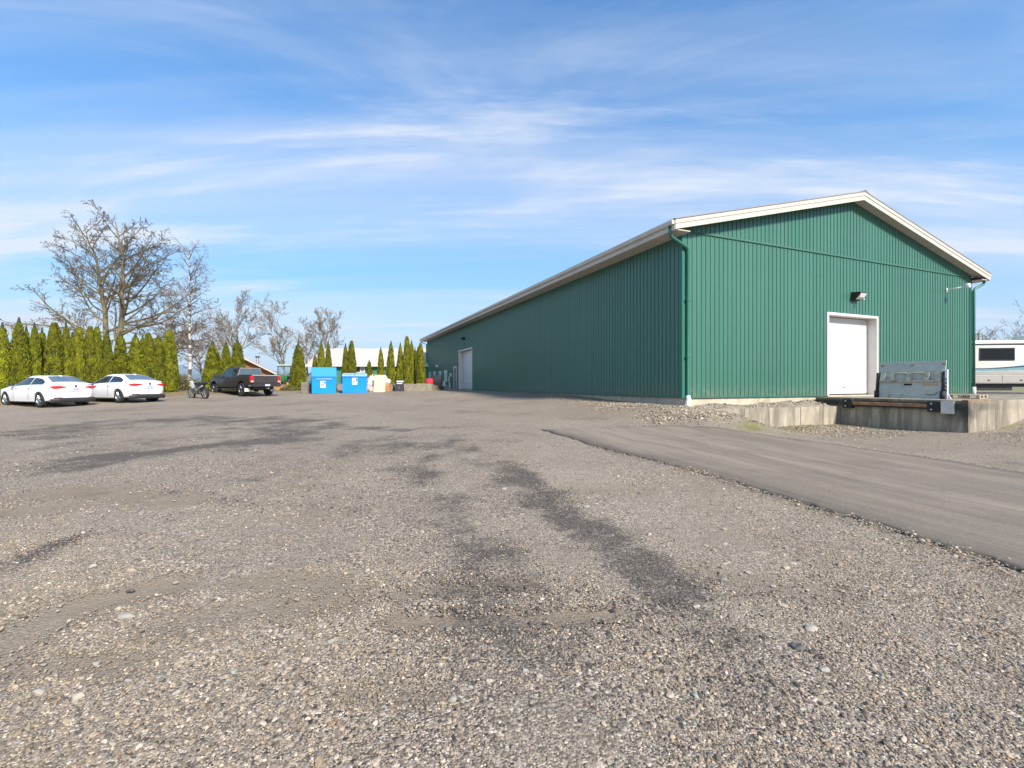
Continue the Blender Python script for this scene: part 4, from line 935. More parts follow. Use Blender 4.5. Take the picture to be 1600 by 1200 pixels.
def sedan(loc, rz, label):
    S = Sedan(); car = thing('white_sedan', loc, rz, label, 'car', 'white sedans parked by the hedge')
    st = np.concatenate([[-2.28,-2.265,-2.24,-2.2], np.linspace(-2.14, 2.14, 62), [2.2,2.24,2.265,2.28]])
    body = loft(st, S.sect).build('body', CARW, car, smooth=True)
    cs = []
    for x in (-1.33, 1.37):
        for sg in (-1, 1):
            c = MB().lathe([(.365, .60 if sg > 0 else -1.1),(.365, 1.1 if sg > 0 else -.60)], 36, 'y', (x,0,.33)).build('c', None); cs.append(c)
    # cutters are world-space: bring the body to the origin while cutting
    body.parent = None; cut(body, cs); body.parent = car
    body.data.polygons.foreach_set('use_smooth', [True]*len(body.data.polygons))
    try: body.data.set_sharp_from_angle(angle=R(35))
    except Exception: pass
    if not body.data.materials: body.data.materials.append(CARW)
    for x in (-1.33, 1.37):
        for sg in (-1, 1):
            MB().lathe([(.36,sg*.58),(.36,sg*.60),(.0,sg*.60),(0,sg*.58)], 20, 'y', (x,0,.33)).build('wheel_well', TRIMB, car)
            wheel(car, (x, sg*.775, .325), .325, .21, RIM, sg)
    # side glass: two panes a side, with a pillar between
    def pane(x0, x1, sg, lo, hi, n=14, off=.006):
        rows = []
        for x in np.linspace(x0, x1, n):
            a, b = lo(x), hi(x); rows.append([(x, sg*(S.side_y(x, z)+off), z) for z in np.linspace(a, max(a+.01, b), 6)])
        return MB().grid(rows)
    lo = lambda x: S.f(S.ZB, x)+.035
    hi0 = lambda x: S.f(S.ZT, x)-.115
    for sg in (-1, 1):
        rg = lambda x, c0, c1: 1
        def hi(x): return min(hi0(x), 1.325, 1.0+max(0, x+1.62)*.62+.04)
        pane(-1.52, -.60, sg, lo, hi).build('side_window', CARGLASS, car, smooth=True)
        pane(-.54, .68, sg, lo, lambda x: max(lo(x)+.012, min(hi0(x)+.03-.0, 1.325))).build('side_window', CARGLASS, car, smooth=True)
        MB().add(*(lambda r: (r.v, r.f))(pane(-1.54, .72, sg, lambda x: lo(x)-.028, lambda x: lo(x)-.008, 16, .012))).build('belt_trim', CHROME, car)
        m = MB().box(-.08,.09,-.07,.09,-.055,.06); mo = m.build('mirror', TRIMB, car, bevel=.03, smooth=True); mo.location = (.56, sg*.965, 1.0)
        for x in (-.75, .25): MB().tube([(x,sg*(S.side_y(x,.86)+.02),.845),(x+.18,sg*(S.side_y(x,.86)+.02),.845)], .016, 6).build('door_handle', CARW, car)
        for x in (-.57, .62): MB().box(x-.004, x+.004, sg*.905-.004*sg-.002, sg*.905-.004*sg+.002, .33, .9).build('door_gap', TRIMB, car)
    # rear glass and windscreen lie on the sloping top
    def slope(x0, x1, w0, w1, off=.006):
        return MB().grid([[(x, y, S.top_z(x, y)+off) for y in np.linspace(-1, 1, 11)*(w0+(w1-w0)*t)] for x, t in zip(np.linspace(x0, x1, 10), np.linspace(0, 1, 10))])
    slope(-1.83, -1.18, .62, .50, .010).build('rear_window', REARGLASS, car, smooth=True)
    slope(.12, .87, .53, .63, .010).build('windscreen', CARGLASS, car, smooth=True)
    # tail: lamps wrap the corner, plate recess, dark lower bumper
    def rearx(y, z):      # rear surface follows the plan curve
        k = abs(y)
        return -2.285 if k < .5 else -2.285+(k-.5)**2*1.15
    for sg in (-1, 1):
        o = [(.34,.915),(.55,.945),(.70,.955),(.815,.93),(.845,.90),(.79,.845),(.70,.815),(.56,.845),(.36,.885)]
        outer = [(rearx(y,z)-.012, sg*y*.985, z) for y, z in o]; inner = [(x+.10, y, z) for x, y, z in outer]
        mb = MB(); n = len(o); c = (rearx(.62,.9)-.02, sg*.62, .893)
        mb.add(outer+inner+[c], [(i,(i+1)%n,2*n) for i in range(n)]+[(i,(i+1)%n,n+(i+1)%n,n+i) for i in range(n)])
        mb.build('tail_lamp', RED, car, smooth=False)
        MB().box(-2.285,-2.15,sg*.60-.13,sg*.60+.13,.40,.43).build('reflector', REDD, car, bevel=.006)
    lip = MB(); lip.grid([[(-2.10,y,S.top_z(-2.1,y)+.0) for y in np.linspace(-.62,.62,9)],[(-2.2,y,1.075-.03*abs(y)) for y in np.linspace(-.62,.62,9)],[(-2.215,y,1.05-.03*abs(y)) for y in np.linspace(-.62,.62,9)]]); lip.build('boot_lip', CARW, car, smooth=True)
    bw = [(y, ) for y in np.linspace(-.86, .86, 19)]
    rows = []
    for y in np.linspace(-.84, .84, 21):
        k = abs(y); xr = -2.30 if k < .52 else -2.30+(k-.52)**2*1.6; top = .40 if k < .55 else .40-(k-.55)*.12
        rows.append([(xr+.05, y, .20),(xr, y, .25),(xr-.008, y, top-.03),(xr+.012, y, top)])
    MB().grid(rows).build('lower_bumper', TRIMB, car, smooth=True)
    MB().box(-2.304,-2.288,-.30,.30,.70,.86).build('plate_recess', CARW, car, bevel=.006)
    pl = MB().box(-2.315,-2.305,-.155,.155,.715,.845).build('number_plate', PLATE, car, bevel=.004)
    for k in range(7): MB().box(-2.318,-2.3155,-.125+k*.037,-.103+k*.037,.745,.80).build('plate_mark', PLATEB, pl)
    MB().box(-2.318,-2.3155,-.15,.15,.826,.84).build('plate_band', TRIMB, pl)
    MB().lathe([(0,-2.315),(.05,-2.312),(.06,-2.29)], 14, 'x', (0,0,.93)).build('badge', CHROME, car).scale = (1,1,1)
    MB().box(-1.2,-1.02,-.02,.02,1.36,1.445).build('aerial', CARW, car, bevel=.01)
    ex = MB().tube([(-2.24,-.5,.21),(-1.9,-.5,.23)], .035, 8).build('exhaust', GALV, car)
    return car
def ground_z(p): return float(H(p[0], p[1]))
HEAD = math.atan2(.34, -.94)
for (rl, lab) in (((-21.2, 20.5), 'white sedan nearer the camera, at the left edge of the yard'), ((-19.55, 22.7), 'white sedan farther back, second from the left, near the dirt bike')):
    f = np.array([-.94, .34]); r_ = np.array([.34, .94])
    c = np.array(rl)+f*1.33+r_*.775
    sedan((c[0], c[1], ground_z(c)-.01), HEAD, lab)

def pickup():
    # rear-left wheel contact near photo px (380, 621), rear right (415, 620)
    Y = 30.2; f = np.array([-.85, .527]); f /= np.linalg.norm(f); r_ = np.array([f[1], -f[0]])
    rl = np.array([(380-800)/F*Y, Y]); c = rl+f*1.75+r_*.84
    t = thing('pickup_truck', (c[0], c[1], ground_z(c)-.02), math.atan2(f[1], f[0]), 'charcoal crew cab pickup truck with white mud flaps', 'pickup truck')
    # x forward; rear axle -1.75, front axle 1.82; bed rear -2.95, nose 2.85
    ZT = [(-1.05,1.86),(-.9,1.90),(-.2,1.94),(.45,1.91),(.65,1.86),(1.32,1.36),(1.45,1.32),(2.5,1.22),(2.72,1.12),(2.85,.95)]
    ZB = [(-1.05,1.26),(.8,1.24),(1.4,1.22),(2.5,1.1),(2.85,.85)]
    WB = [(-1.05,.985),(1.5,.99),(2.3,.96),(2.7,.86),(2.85,.70)]
    WT = [(-1.05,.70),(-.2,.73),(.6,.72),(1.3,.80),(1.6,.86),(2.5,.80),(2.85,.58)]
    ff = lambda T, x: float(smooth_interp(T, x, .04))
    def sect(x):
        zt, zb, wb, wt = ff(ZT,x), ff(ZB,x), ff(WB,x), ff(WT,x); zb = min(zb, zt-.04); zu = .52
        h = [(0,zu),(wb*.9,zu),(wb*.985,zu+.06),(wb*1.01,zu+.3),(wb*1.0,zb-.06),(wb*.975,zb)]
        for k in (.1,.35,.6,.85): h.append((wb*.955+(wt-wb*.955)*k, zb+(zt-.04-zb)*k))
        h += [(wt*.95,zt-.015),(wt*.7,zt+.01),(0,zt+.03)]
        return [(x,y,z) for y,z in h]+[(x,-y,z) for y,z in h[-2:0:-1]]
    def sy(x, z):
        zt, zb, wb, wt = ff(ZT,x), ff(ZB,x), ff(WB,x), ff(WT,x); k = (z-zb)/max(.02,zt-.04-zb); return wb*.955+(wt-wb*.955)*max(-.2,min(1,k))
    cab = loft(np.concatenate([[-1.05,-1.0], np.linspace(-.95, 2.7, 52), [2.78,2.83,2.85]]), sect).build('cab', CARG, None, smooth=True)
    bed = MB()
    pr = [(.0,.62),(.90,.62),(.975,.70),(1.0,.95),(.985,1.26),(.96,1.33),(.86,1.335),(.84,1.30),(.84,.80),(0,.80)]
    bed.add(*(lambda: ([(x,y,z) for x in (-2.93,-1.07) for y,z in pr+[(-y,z) for y,z in pr[-2:0:-1]]], None))()) if False else None
    ring = pr+[(-y, z) for y, z in pr[-2:0:-1]]; n = len(ring)
    bed.add([(-2.93,y,z) for y,z in ring]+[(-1.07,y,z) for y,z in ring], [tuple(range(n)), tuple(range(n,2*n))[::-1]]+[(i,(i+1)%n,n+(i+1)%n,n+i) for i in range(n)])
    bed = bed.build('bed', CARG, None)
    for o, xs in ((cab, (1.82,)), (bed, (-1.75,))):
        cs = []
        for x in xs:
            for sg in (-1, 1): cs.append(MB().lathe([(.50, .55 if sg > 0 else -1.2),(.50, 1.2 if sg > 0 else -.55)], 32, 'y', (x,0,.50)).build('c', None))
        cut(o, cs); o.parent = t
        o.data.polygons.foreach_set('use_smooth', [True]*len(o.data.polygons))
        try: o.data.set_sharp_from_angle(angle=R(32))
        except Exception: pass
    for x in (-1.75, 1.82):
        for sg in (-1, 1): wheel(t, (x, sg*.86, .42), .42, .29, RIMD, sg, 6)
    MB().box(-2.9, 2.6, -.55, .55, .42, .62).build('chassis', TRIMB, t)
    MB().tube([(-1.75,-.8,.42),(-1.75,.8,.42)], .07, 8).build('axle', TRIMB, t); MB().lathe([(0,-2.0),(.16,-1.9),(.18,-1.75),(.1,-1.6),(0,-1.58)], 14, 'x', (0,0,.42)).build('differential', TRIMB, t, smooth=True)
    # tailgate, lamps, bumper
    tg = MB().box(-2.985,-2.93,-.80,.80,.78,1.30).build('tailgate', CARGL, t, bevel=.02)
    MB().box(-2.992,-2.984,-.72,.72,.86,.88).build('crease', CARG, tg); MB().box(-3.0,-2.984,-.09,.09,1.12,1.19).build('handle', TRIMB, tg, bevel=.008)
    MB().lathe([(0,-3.0),(.055,-2.996),(.06,-2.984)], 12, 'x', (0,0,1.06)).build('badge', TRIMB, tg)
    MB().box(-2.98,-2.86,-.9,.9,1.325,1.365).build('tailgate_cap', mat('cap_light', (.50,.47,.44), .4, var=.05), t, bevel=.012)
    MB().prism([(-.84,1.34),(.84,1.34),(.84,1.39),(-.84,1.39)], 'x', -2.84, -1.1).build('bed_cover', TRIMB, t, bevel=.02)
    for sg in (-1, 1):
        l = MB().box(-2.97,-2.80,sg*.905-.105,sg*.905+.105,.88,1.30).build('tail_lamp', RED, t, bevel=.02)
        MB().box(-2.978,-2.9,sg*.905-.085,sg*.905+.085,.90,.99).build('reverse_lamp', CLEAR, l, bevel=.006)
        MB().box(-1.32-.98,-1.29-.98,sg*.86-.17,sg*.86+.17,.28,.50).build('mud_flap', PVC, t, bevel=.006)
        MB().box(-1.0, 1.3, sg*.93-.05, sg*.93+.05, .43, .49).build('side_step', TRIMB, t, bevel=.015)
        m = MB().box(-.10,.12,-.13,.13,-.14,.14).build('mirror', TRIMB, t, bevel=.035, smooth=True); m.location = (1.08, sg*1.16, 1.36)
        for x in (-.55, .42): MB().tube([(x,sg*(sy(x,1.15)+.03),1.14),(x+.2,sg*(sy(x,1.15)+.03),1.14)], .02, 6).build('door_handle', CHROME, t)
        for x in (-.02, 1.02): MB().box(x-.005,x+.005,sg*.998-.004,sg*.998+.004,.62,1.24).build('door_gap', TRIMB, t)
        def pane(x0, x1):
            return MB().grid([[(x, sg*(sy(x,z)+.007), z) for z in np.linspace(ff(ZB,x)+.04, max(ff(ZB,x)+.06, min(ff(ZT,x)-.13, 1.80)), 6)] for x in np.linspace(x0, x1, 10)])
        pane(-.86,-.06).build('side_window', CARGLASS, t, smooth=True); pane(.03,1.12).build('side_window', CARGLASS, t, smooth=True)
    MB().box(-3.16,-2.95,-.96,.96,.60,.76).build('bumper', TRIMB, t, bevel=.04)
    pl = MB().box(-3.172,-3.158,-.16,.16,.64,.76).build('number_plate', PLATE, t, bevel=.004)
    for k in range(6): MB().box(-3.176,-3.1725,-.125+k*.043,-.1+k*.043,.67,.725).build('plate_mark', PLATEB, pl)
    MB().box(-3.3,-3.1,-.04,.04,.44,.52).build('hitch', GALV, t, bevel=.01); MB().tube([(-3.1,-.5,.46),(-2.6,-.5,.48)], .045, 8).build('exhaust', GALV, t)
    # cab back glass with pale surround, roof brake lamp
    def back(y, z): return -1.058-.0*y
    MB().add([(-1.062,-.80,1.33),(-1.062,.80,1.33),(-1.062,.655,1.82),(-1.062,-.655,1.82)], [(0,1,2,3)]).build('back_window', REARGLASS, t)
    MB().box(-1.075,-1.03,-.16,.16,1.845,1.885).build('brake_lamp', RED, t, bevel=.01)
    MB().tube([(-1.066,-.83,1.33),(-1.066,-.675,1.84),(-1.066,.675,1.84),(-1.066,.83,1.33)], .018, 6).build('window_surround', mat('seal_grey', (.4,.39,.4), .5), t)
    def slope(x0, x1):
        return MB().grid([[(x, y, ff(ZT,x)+.04-.03*abs(y)) for y in np.linspace(-.64,.64,7)] for x in np.linspace(x0,x1,6)])
    slope(.72, 1.28).build('windscreen', CARGLASS, t, smooth=True)
pickup()

def dirt_bike():
    Y = 27.3; a = np.array([(301-800)/F*27.6, 27.6]); b = np.array([(322-800)/F*26.9, 26.9])   # front and rear wheel
    d = a-b; d /= np.linalg.norm(d); c = (a+b)/2
    t = thing('dirt_bike', (c[0], c[1], ground_z(c)), math.atan2(d[1], d[0]), 'small white dirt bike leaning on its stand beside the pickup', 'motorcycle')
    t.rotation_euler = (R(-9), 0, math.atan2(d[1], d[0]))
    def wh(x, r, w):
        q = thing('wheel', (x, 0, r)); q.parent = t
        MB().lathe([(r*.86,-w*.7),(r*.93,-w),(r,-w*.5),(r,w*.5),(r*.93,w),(r*.86,w*.7),(r*.86,-w*.7)], 28, 'y').build('tyre', TYRE, q, smooth=True)
        m = MB().lathe([(r*.82,-.02),(r*.87,-.025),(r*.87,.025),(r*.82,.02),(r*.82,-.02)], 24, 'y')
        for k in range(12):
            an = math.pi*2*k/12; m.tube([(math.cos(an)*.04,.03*(-1)**k,math.sin(an)*.04),(math.cos(an+.2)*r*.83,0,math.sin(an+.2)*r*.83)], .006, 4)
        m.lathe([(0,-.06),(.05,-.05),(.05,.05),(0,.06)], 10, 'y'); m.build('rim', GALV, q)
    wh(.72, .35, .06); wh(-.70, .33, .085)
    for s in (-1, 1): MB().tube([(.72,s*.09,.35),(.52,s*.09,.86),(.46,s*.08,1.02)], .028, 8).build('fork', GALV, t)
    MB().tube([(.44,-.40,1.12),(.42,-.2,1.10),(.44,0,1.05),(.42,.2,1.10),(.44,.40,1.12)], .016, 6).build('handlebar', TRIMB, t)
    for s in (-1, 1): MB().tube([(.445,s*.34,1.12),(.44,s*.46,1.12)], .024, 6).build('grip', TRIMB, t)
    WP = mat('white_plastic', (.74,.76,.80), .35, var=.04)
    MB().add([(.50,-.07,.76),(.50,.07,.76),(.80,.075,.80),(.80,-.075,.80),(1.08,.05,.72),(1.08,-.05,.72),(.8,0,.83),(1.08,0,.745),(.5,0,.79)], [(0,3,6,8),(1,8,6,2),(3,5,7,6),(2,6,7,4)]).build('front_fender', WP, t)
    MB().box(.54,.60,-.09,.09,.82,1.08).build('front_plate', WP, t, bevel=.02)
    MB().prism([(.42,.97),(.12,.99),(.02,.86),(.14,.66),(.30,.58),(.50,.80)], 'y', -.14, .14).build('tank_shroud', WP, t, bevel=.03)
    MB().prism([(.12,.96),(.05,.99),(-.5,.95),(-.66,.98),(-.66,.93),(-.45,.82),(0,.8)], 'y', -.13, .13).build('seat', TRIMB, t, bevel=.02)
    MB().prism([(-.3,.87),(-.62,.93),(-1.0,.99),(-1.02,.96),(-.62,.72),(-.3,.56)], 'y', -.12, .12).build('rear_fender', TRIMB, t, bevel=.015)
    MB().prism([(.26,.30),(-.10,.28),(-.16,.46),(-.02,.66),(.24,.64),(.36,.45)], 'y', -.17, .17).build('engine', mat('engine_metal', (.16,.16,.165), .5, metal=.6, var=.3, scale=12), t, bevel=.02)
    MB().tube([(.45,0,.95),(.34,0,.5),(.22,0,.28),(-.12,0,.28),(-.2,0,.6),(.4,0,.88)], .025, 6).build('frame', GALV, t)
    for s in (-1, 1): MB().tube([(-.12,s*.08,.42),(-.70,s*.08,.33)], .025, 6).build('swingarm', GALV, t)
    MB().tube([(.3,.1,.5),(.2,.14,.35),(-.2,.14,.5),(-.45,.15,.66),(-.85,.13,.78)], [.025,.025,.03,.05,.05], 8).build('exhaust', GALV, t, smooth=True)
    MB().tube([(-.02,-.1,.32),(.02,-.3,.0)], .014, 6).build('kickstand', TRIMB, t)
dirt_bike()

def motorhome():
    # long side parallel to the warehouse gable, far right
    CRM = mat('motorhome_cream', (.62,.60,.52), .35, var=.03, scale=1, coat=.3); GRY = mat('motorhome_grey', (.36,.34,.31), .4, var=.04)
    T1 = mat('stripe_navy', (.03,.06,.10), .35); T2 = mat('stripe_teal', (.16,.30,.34), .35); T3 = mat('stripe_light', (.40,.47,.48), .35)
    Yc = 28.0; p = np.array([(1500-800)/F*Yc, Yc]); f = np.array([1.0, -.10]); f /= np.linalg.norm(f)
    z = ground_z(p+f*4); t = thing('motorhome', (p[0], p[1], z), math.atan2(f[1], f[0]), 'cream motorhome with teal side stripes parked behind the dock', 'motorhome')
    L = 9.6; zt = 3.22
    ring = [(0,.62),(.02,1.1),(.0,2.9),(.06,3.1),(.22,zt),(2.2,zt),(2.38,3.1),(2.44,2.9),(2.42,.62)]
    MB().prism(ring, 'x', -.4, L).build('body', CRM, t, bevel=.05, smooth=True, angle=R(40))
    MB().prism([(-.03,3.08),(.03,3.2),(.25,3.29),(2.2,3.29),(2.42,3.15),(2.4,3.08)], 'x', -.45, L+.05).build('roof_cap', PVC, t, bevel=.02)
    MB().box(-.4, L, -.035, -.02, 3.0, 3.06).build('awning_rail', TRIMB, t)
    for x0, x1 in ((1.05,3.05),(3.75,5.6),(6.6,8.4)):
        w = MB().box(x0,x1,-.03,.05,2.02,2.82).build('window', TRIMB, t, bevel=.06)
        MB().box(x0+.06,x1-.06,-.036,-.031,2.08,2.76).build('pane', GLASS, w)
    def band(zf0, zf1, m, o): 
        xs = np.linspace(-.38, L-.02, 40)
        return MB().grid([[(x,-o,zf0(x)) for x in xs],[(x,-o,zf1(x)) for x in xs]]).build('stripe', m, t)
    s = lambda x: .22*min(1, max(0, (x-1.2)/3.2))**1.5
    band(lambda x: 1.50+s(x), lambda x: 1.56+s(x)*1.25, T1, .006); band(lambda x: 1.40+s(x)*.35, lambda x: 1.50+s(x)*.95, T2, .008); band(lambda x: 1.34+s(x)*.2, lambda x: 1.40+s(x)*.3, T3, .006)
    MB().box(-.39, L-.01, -.014, .0, .64, 1.14).build('skirt', GRY, t)
    MB().box(-.39, L-.01, -.008, .0, 1.19, 1.32).build('skirt', GRY, t)
    for k, x in enumerate((.55, 2.35, 4.1, 5.9)):
        d = MB().box(x, x+1.7, -.03, -.016, .68, 1.12).build('storage_door', GRY, t, bevel=.008); MB().box(x+.95,x+1.1,-.036,-.031,.78,.86).build('latch', TRIMB, d)
    for x in (.3, 7.4):
        for sg in (0, 1): wheel(t, (x, .25 if sg == 0 else 2.15, .42), .42, .3, GALV, -1 if sg == 0 else 1, 8)
    MB().box(-.3, L-.3, .3, 2.1, .42, .62).build('chassis', TRIMB, t); MB().box(1.2,3.2,.3,1.4,.2,.45).build('tank', TRIMB, t, bevel=.05)
    ac = MB().prism([(.7,3.29),(1.75,3.29),(1.65,3.62),(.8,3.62)], 'x', 4.35, 5.2).build('roof_unit', CRM, t, bevel=.06)
motorhome()
# ------------------------------------------------------------------ trees
BARK = mat('maple_bark', (.17,.13,.08), .9, var=.3, scale=3, bump=.5, bscale=10, dirt=(.16,.16,.045), dirt_amt=.7, dirt_scale=1.6, dirt_lo=.46)
TWIG = mat('maple_twig', (.125,.088,.05), .9, var=.3, scale=.7, dirt=(.17,.16,.07), dirt_amt=.6, dirt_scale=.5)
TWIG2 = mat('far_twig', (.23,.185,.125), .9, var=.25, scale=.5)
BARK2 = mat('far_bark', (.22,.18,.145), .9, var=.25, scale=2)
TWIGR = mat('reddish_twig', (.22,.155,.115), .9, var=.25, scale=.6)
def birch_bark():
    m, nt, N, Lk, P = _nodes('birch_bark'); P.inputs['Roughness'].default_value = .8
    tc = N.new('ShaderNodeTexCoord'); mp = N.new('ShaderNodeMapping'); mp.inputs['Scale'].default_value = (1.2, 1.2, 5); Lk.new(tc.outputs['Object'], mp.inputs[0])
    nz = N.new('ShaderNodeTexNoise'); nz.inputs['Scale'].default_value = .9; nz.inputs['Detail'].default_value = 6; Lk.new(mp.outputs[0], nz.inputs['Vector'])
    r = N.new('ShaderNodeValToRGB'); r.color_ramp.elements[0].position = .43; r.color_ramp.elements[0].color = (.07,.06,.05,1); r.color_ramp.elements[1].position = .54; r.color_ramp.elements[1].color = (.55,.50,.44,1)
    Lk.new(nz.outputs['Fac'], r.inputs[0]); Lk.new(r.outputs[0], P.inputs['Base Color']); return m
BIRCH = birch_bark()
class Tree:
    """recursive bare tree; wood (thick) and twigs (thin) kept apart"""
    def __init__(s, seed): s.r = random.Random(seed); s.wood = MB(); s.twig = MB()
    def vec(s): return Vector((s.r.gauss(0,1), s.r.gauss(0,1), s.r.gauss(0,1)))
    def branch(s, p, d, L, r0, lvl, P):
        n = max(3, int(L/P['seg'][lvl])); pts = [p.copy()]; rad = [r0]; d = d.normalized()
        trop = P['trop'][lvl]; jit = P['jit'][lvl]; tip = P['tip'][lvl]
        dirs = [d.copy()]
        for i in range(n):
            d = (d+s.vec()*jit+Vector((0,0,trop))).normalized(); p = p+d*(L/n)
            pts.append(p.copy()); dirs.append(d.copy()); rad.append(max(P['rmin'], r0*(1-(1-tip)*(i+1)/n)))
        if r0 > P['thick']: s.wood.tube(pts, rad, 8 if r0 > .12 else 5, cap=False)
        else: s.twig.tube(pts, rad, 3, cap=False)
        if lvl+1 >= len(P['kids']): return
        k = P['kids'][lvl+1]; k = max(1, int(k*(.6+.4*L/P['len0'][lvl])*s.r.uniform(.8,1.2)))
        for j in range(k):
            t = P['from'][lvl]+(1-P['from'][lvl])*((j+s.r.random())/k)
            i = min(n-1, int(t*n)); q = pts[i].lerp(pts[i+1], t*n-i); dd = dirs[i+1]
            ax = dd.cross(s.vec()).normalized(); ang = R(P['ang'][lvl+1]*s.r.uniform(.65,1.25))
            nd = Matrix.Rotation(ang, 3, ax) @ dd
            if P.get('flat') and lvl >= 1: nd.z = nd.z*.7+.12
            ln = P['len'][lvl+1]*L*(1-.55*t)*s.r.uniform(.65,1.2)
            s.branch(q, nd, ln, max(P['rmin'], rad[i]*P['rr'][lvl+1]), lvl+1, P)
def finish_tree(T, name, loc, bark, twig, label, cat='tree', group=None):
    o = thing(name, loc, 0, label, cat, group)
    T.wood.build('trunk', bark, o, smooth=True, fixn=False); T.twig.build('crown', twig, o, fixn=False); return o
BASE = dict(seg=[.8,.5,.35,.3,.25], trop=[.03,.03,.02,.02,.0], jit=[.06,.10,.14,.17,.2], tip=[.15,.2,.25,.4,.5], kids=[1,24,9,6,4], ang=[0,62,48,45,45],
            len=[1,.45,.5,.5,.55], rr=[1,.5,.55,.6,.7], rmin=.009, thick=.035, len0=[15,6,2.5,1.2,.6])
BASE['from'] = [.22,.22,.2,.15,.1]
def big_maple(px, Y, seed, lean, tall, limbs, label, r0=.34):
    """a leader with named heavy limbs: (height fraction, direction x,y,z, length)"""
    T = Tree(seed); g = Vector(((px-800)/F*Y, Y, 0)); z = float(H(g.x, g.y)); P = dict(BASE); P['rmin'] = .013
    n = 18; zs = np.array([CZ-(q-600)/F*Y-z for _, q in lean]); xs = np.array([(p-px)/F*Y for p, _ in lean]); zs = np.append(-.2, zs); xs = np.append(0, xs)
    hh = np.linspace(-.2, zs[-1], n+1); xx = smooth_interp(list(zip(zs, xs)), hh, .8)
    pts = [Vector((xx[i]+T.r.gauss(0,.05), T.r.gauss(0,.08), hh[i])) for i in range(n+1)]; rad = [max(.03, r0*(1.2 if i == 0 else 1)*(1-.93*(i/n)**.8)) for i in range(n+1)]
    T.wood.tube(pts, rad, 10, cap=False)
    P1 = dict(P); P1['kids'] = [1,1,13,8,6]; P1['from'] = [.2,.18,.15,.12,.1]; P1['len'] = [1,1,.42,.5,.5]; P1['len0'] = [1,6,2.6,1.2,.6]; P1['ang'] = [0,60,52,46,45]; P1['rr'] = [1,.5,.42,.55,.7]; P1['jit'] = [.05,.09,.15,.19,.22]
    P1['trop'] = [0,.025,.02,.015,.0]
    for hf, dx, dy, dz, ln in limbs:
        k = hf*n; i = min(n-1, int(k)); q = pts[i].lerp(pts[i+1], k-i)
        T.branch(q, Vector((dx,dy,dz)), ln, max(.05, rad[i]*.5), 1, P1)
    return finish_tree(T, 'bare_maple_tree', (g.x, g.y, z), BARK, TWIG, label, group='tall bare maples behind the hedge')
def auto_limbs(seed, n, lo, wide, bias=0.):
    r = random.Random(seed); out = []
    for k in range(n):
        h = lo+(0.97-lo)*(k+r.random()*.6)/n; a = k*2.4+r.uniform(-.5,.5); prof = wide*(1.04-h)**.36
        out.append((h, math.cos(a)+bias, .8*math.sin(a), .3+.75*max(0, h-.35)+r.uniform(0,.3), max(1.8, prof*r.uniform(.75,1.15))))
    return out
# left maple leans left, right one is straight with long low limbs
big_maple(168, 39.5, 21, [(167,520),(161,470),(152,420),(140,380),(129,352)], 0, [(.27,-1,.3,.2,5.6),(.33,-1,-.2,.3,6.2),(.30,-1,.1,.16,6.4),(.36,-.9,-.4,.2,6.0),(.42,-1,.1,.5,7.0),(.47,-.8,.5,.7,6.0),(.36,.6,.6,.6,4.5),(.5,.6,-.3,1.0,5.0),(.58,-.9,.0,.75,5.5),(.66,.5,.3,1.1,4.0)]+auto_limbs(4, 17, .46, 5.6, -.35), 'tall bare maple leaning left, left of the pair behind the hedge')
big_maple(188, 38.5, 33, [(188,520),(192,470),(193,420),(188,380),(178,346)], 0, [(.29,.9,.4,.12,7.0),(.36,.9,.0,.3,7.5),(.27,1,.1,.02,7.6),(.33,.9,-.5,.25,6.5),(.40,1,.2,.45,7.0),(.44,.8,-.4,.75,7.2),(.27,-.7,.3,.65,4.5),(.5,.75,.4,.9,6.8),(.58,.8,-.2,1.0,6.0),(.68,.7,.2,1.0,4.6)]+auto_limbs(9, 18, .44, 5.8, .3), 'tall upright bare maple, right of the pair behind the hedge', .36)
def birch():
    Y = 38.0; T = Tree(55); g = Vector(((293-800)/F*Y, Y, 0)); tall = 13.0; n = 22; pts = [Vector((0,0,-.2))]; rad = [.19]; d = Vector((.0,0,1))
    for i in range(n):
        d = (d+T.vec()*.03+Vector((0,0,.1))).normalized(); pts.append(pts[-1]+d*tall/n); rad.append(max(.018, .165*(1-((i+1)/n)**.8*.93)))
    T.wood.tube(pts, rad, 10, cap=False)
    P = dict(BASE); P.update(kids=[1,1,8,5,3], seg=[.8,.45,.35,.3,.25], trop=[0,-.01,-.16,-.24,-.2], jit=[.05,.09,.1,.08,.08], len=[1,1,.55,.55,.5], ang=[0,50,40,35,30], rmin=.009, thick=.07, len0=[1,3,1.5,.8,.5], rr=[1,.4,.5,.6,.7])
    P['from'] = [.2,.25,.2,.2,.2]
    for k in range(34):
        h = .28+.68*k/34; i = int(h*n); a = k*2.4; q = pts[i]
        T.branch(q, Vector((math.cos(a)+.25, math.sin(a)*.7, .75)), T.r.uniform(1.8,3.4)*(1.15-h*.6), .045, 1, P)
    # one long weeping spray on the right
    q = pts[16]; T.branch(q, Vector((.7,0,1.1)), 3.0, .05, 1, dict(P, trop=[0,-.03,-.3,-.4,-.3], kids=[1,1,10,5,3]))
    o = finish_tree(T, 'birch_tree', (g.x, g.y, float(H(g.x,g.y))), BIRCH, TWIGR, 'slender white-barked birch with drooping twigs behind the dirt bike'); return o
birch()
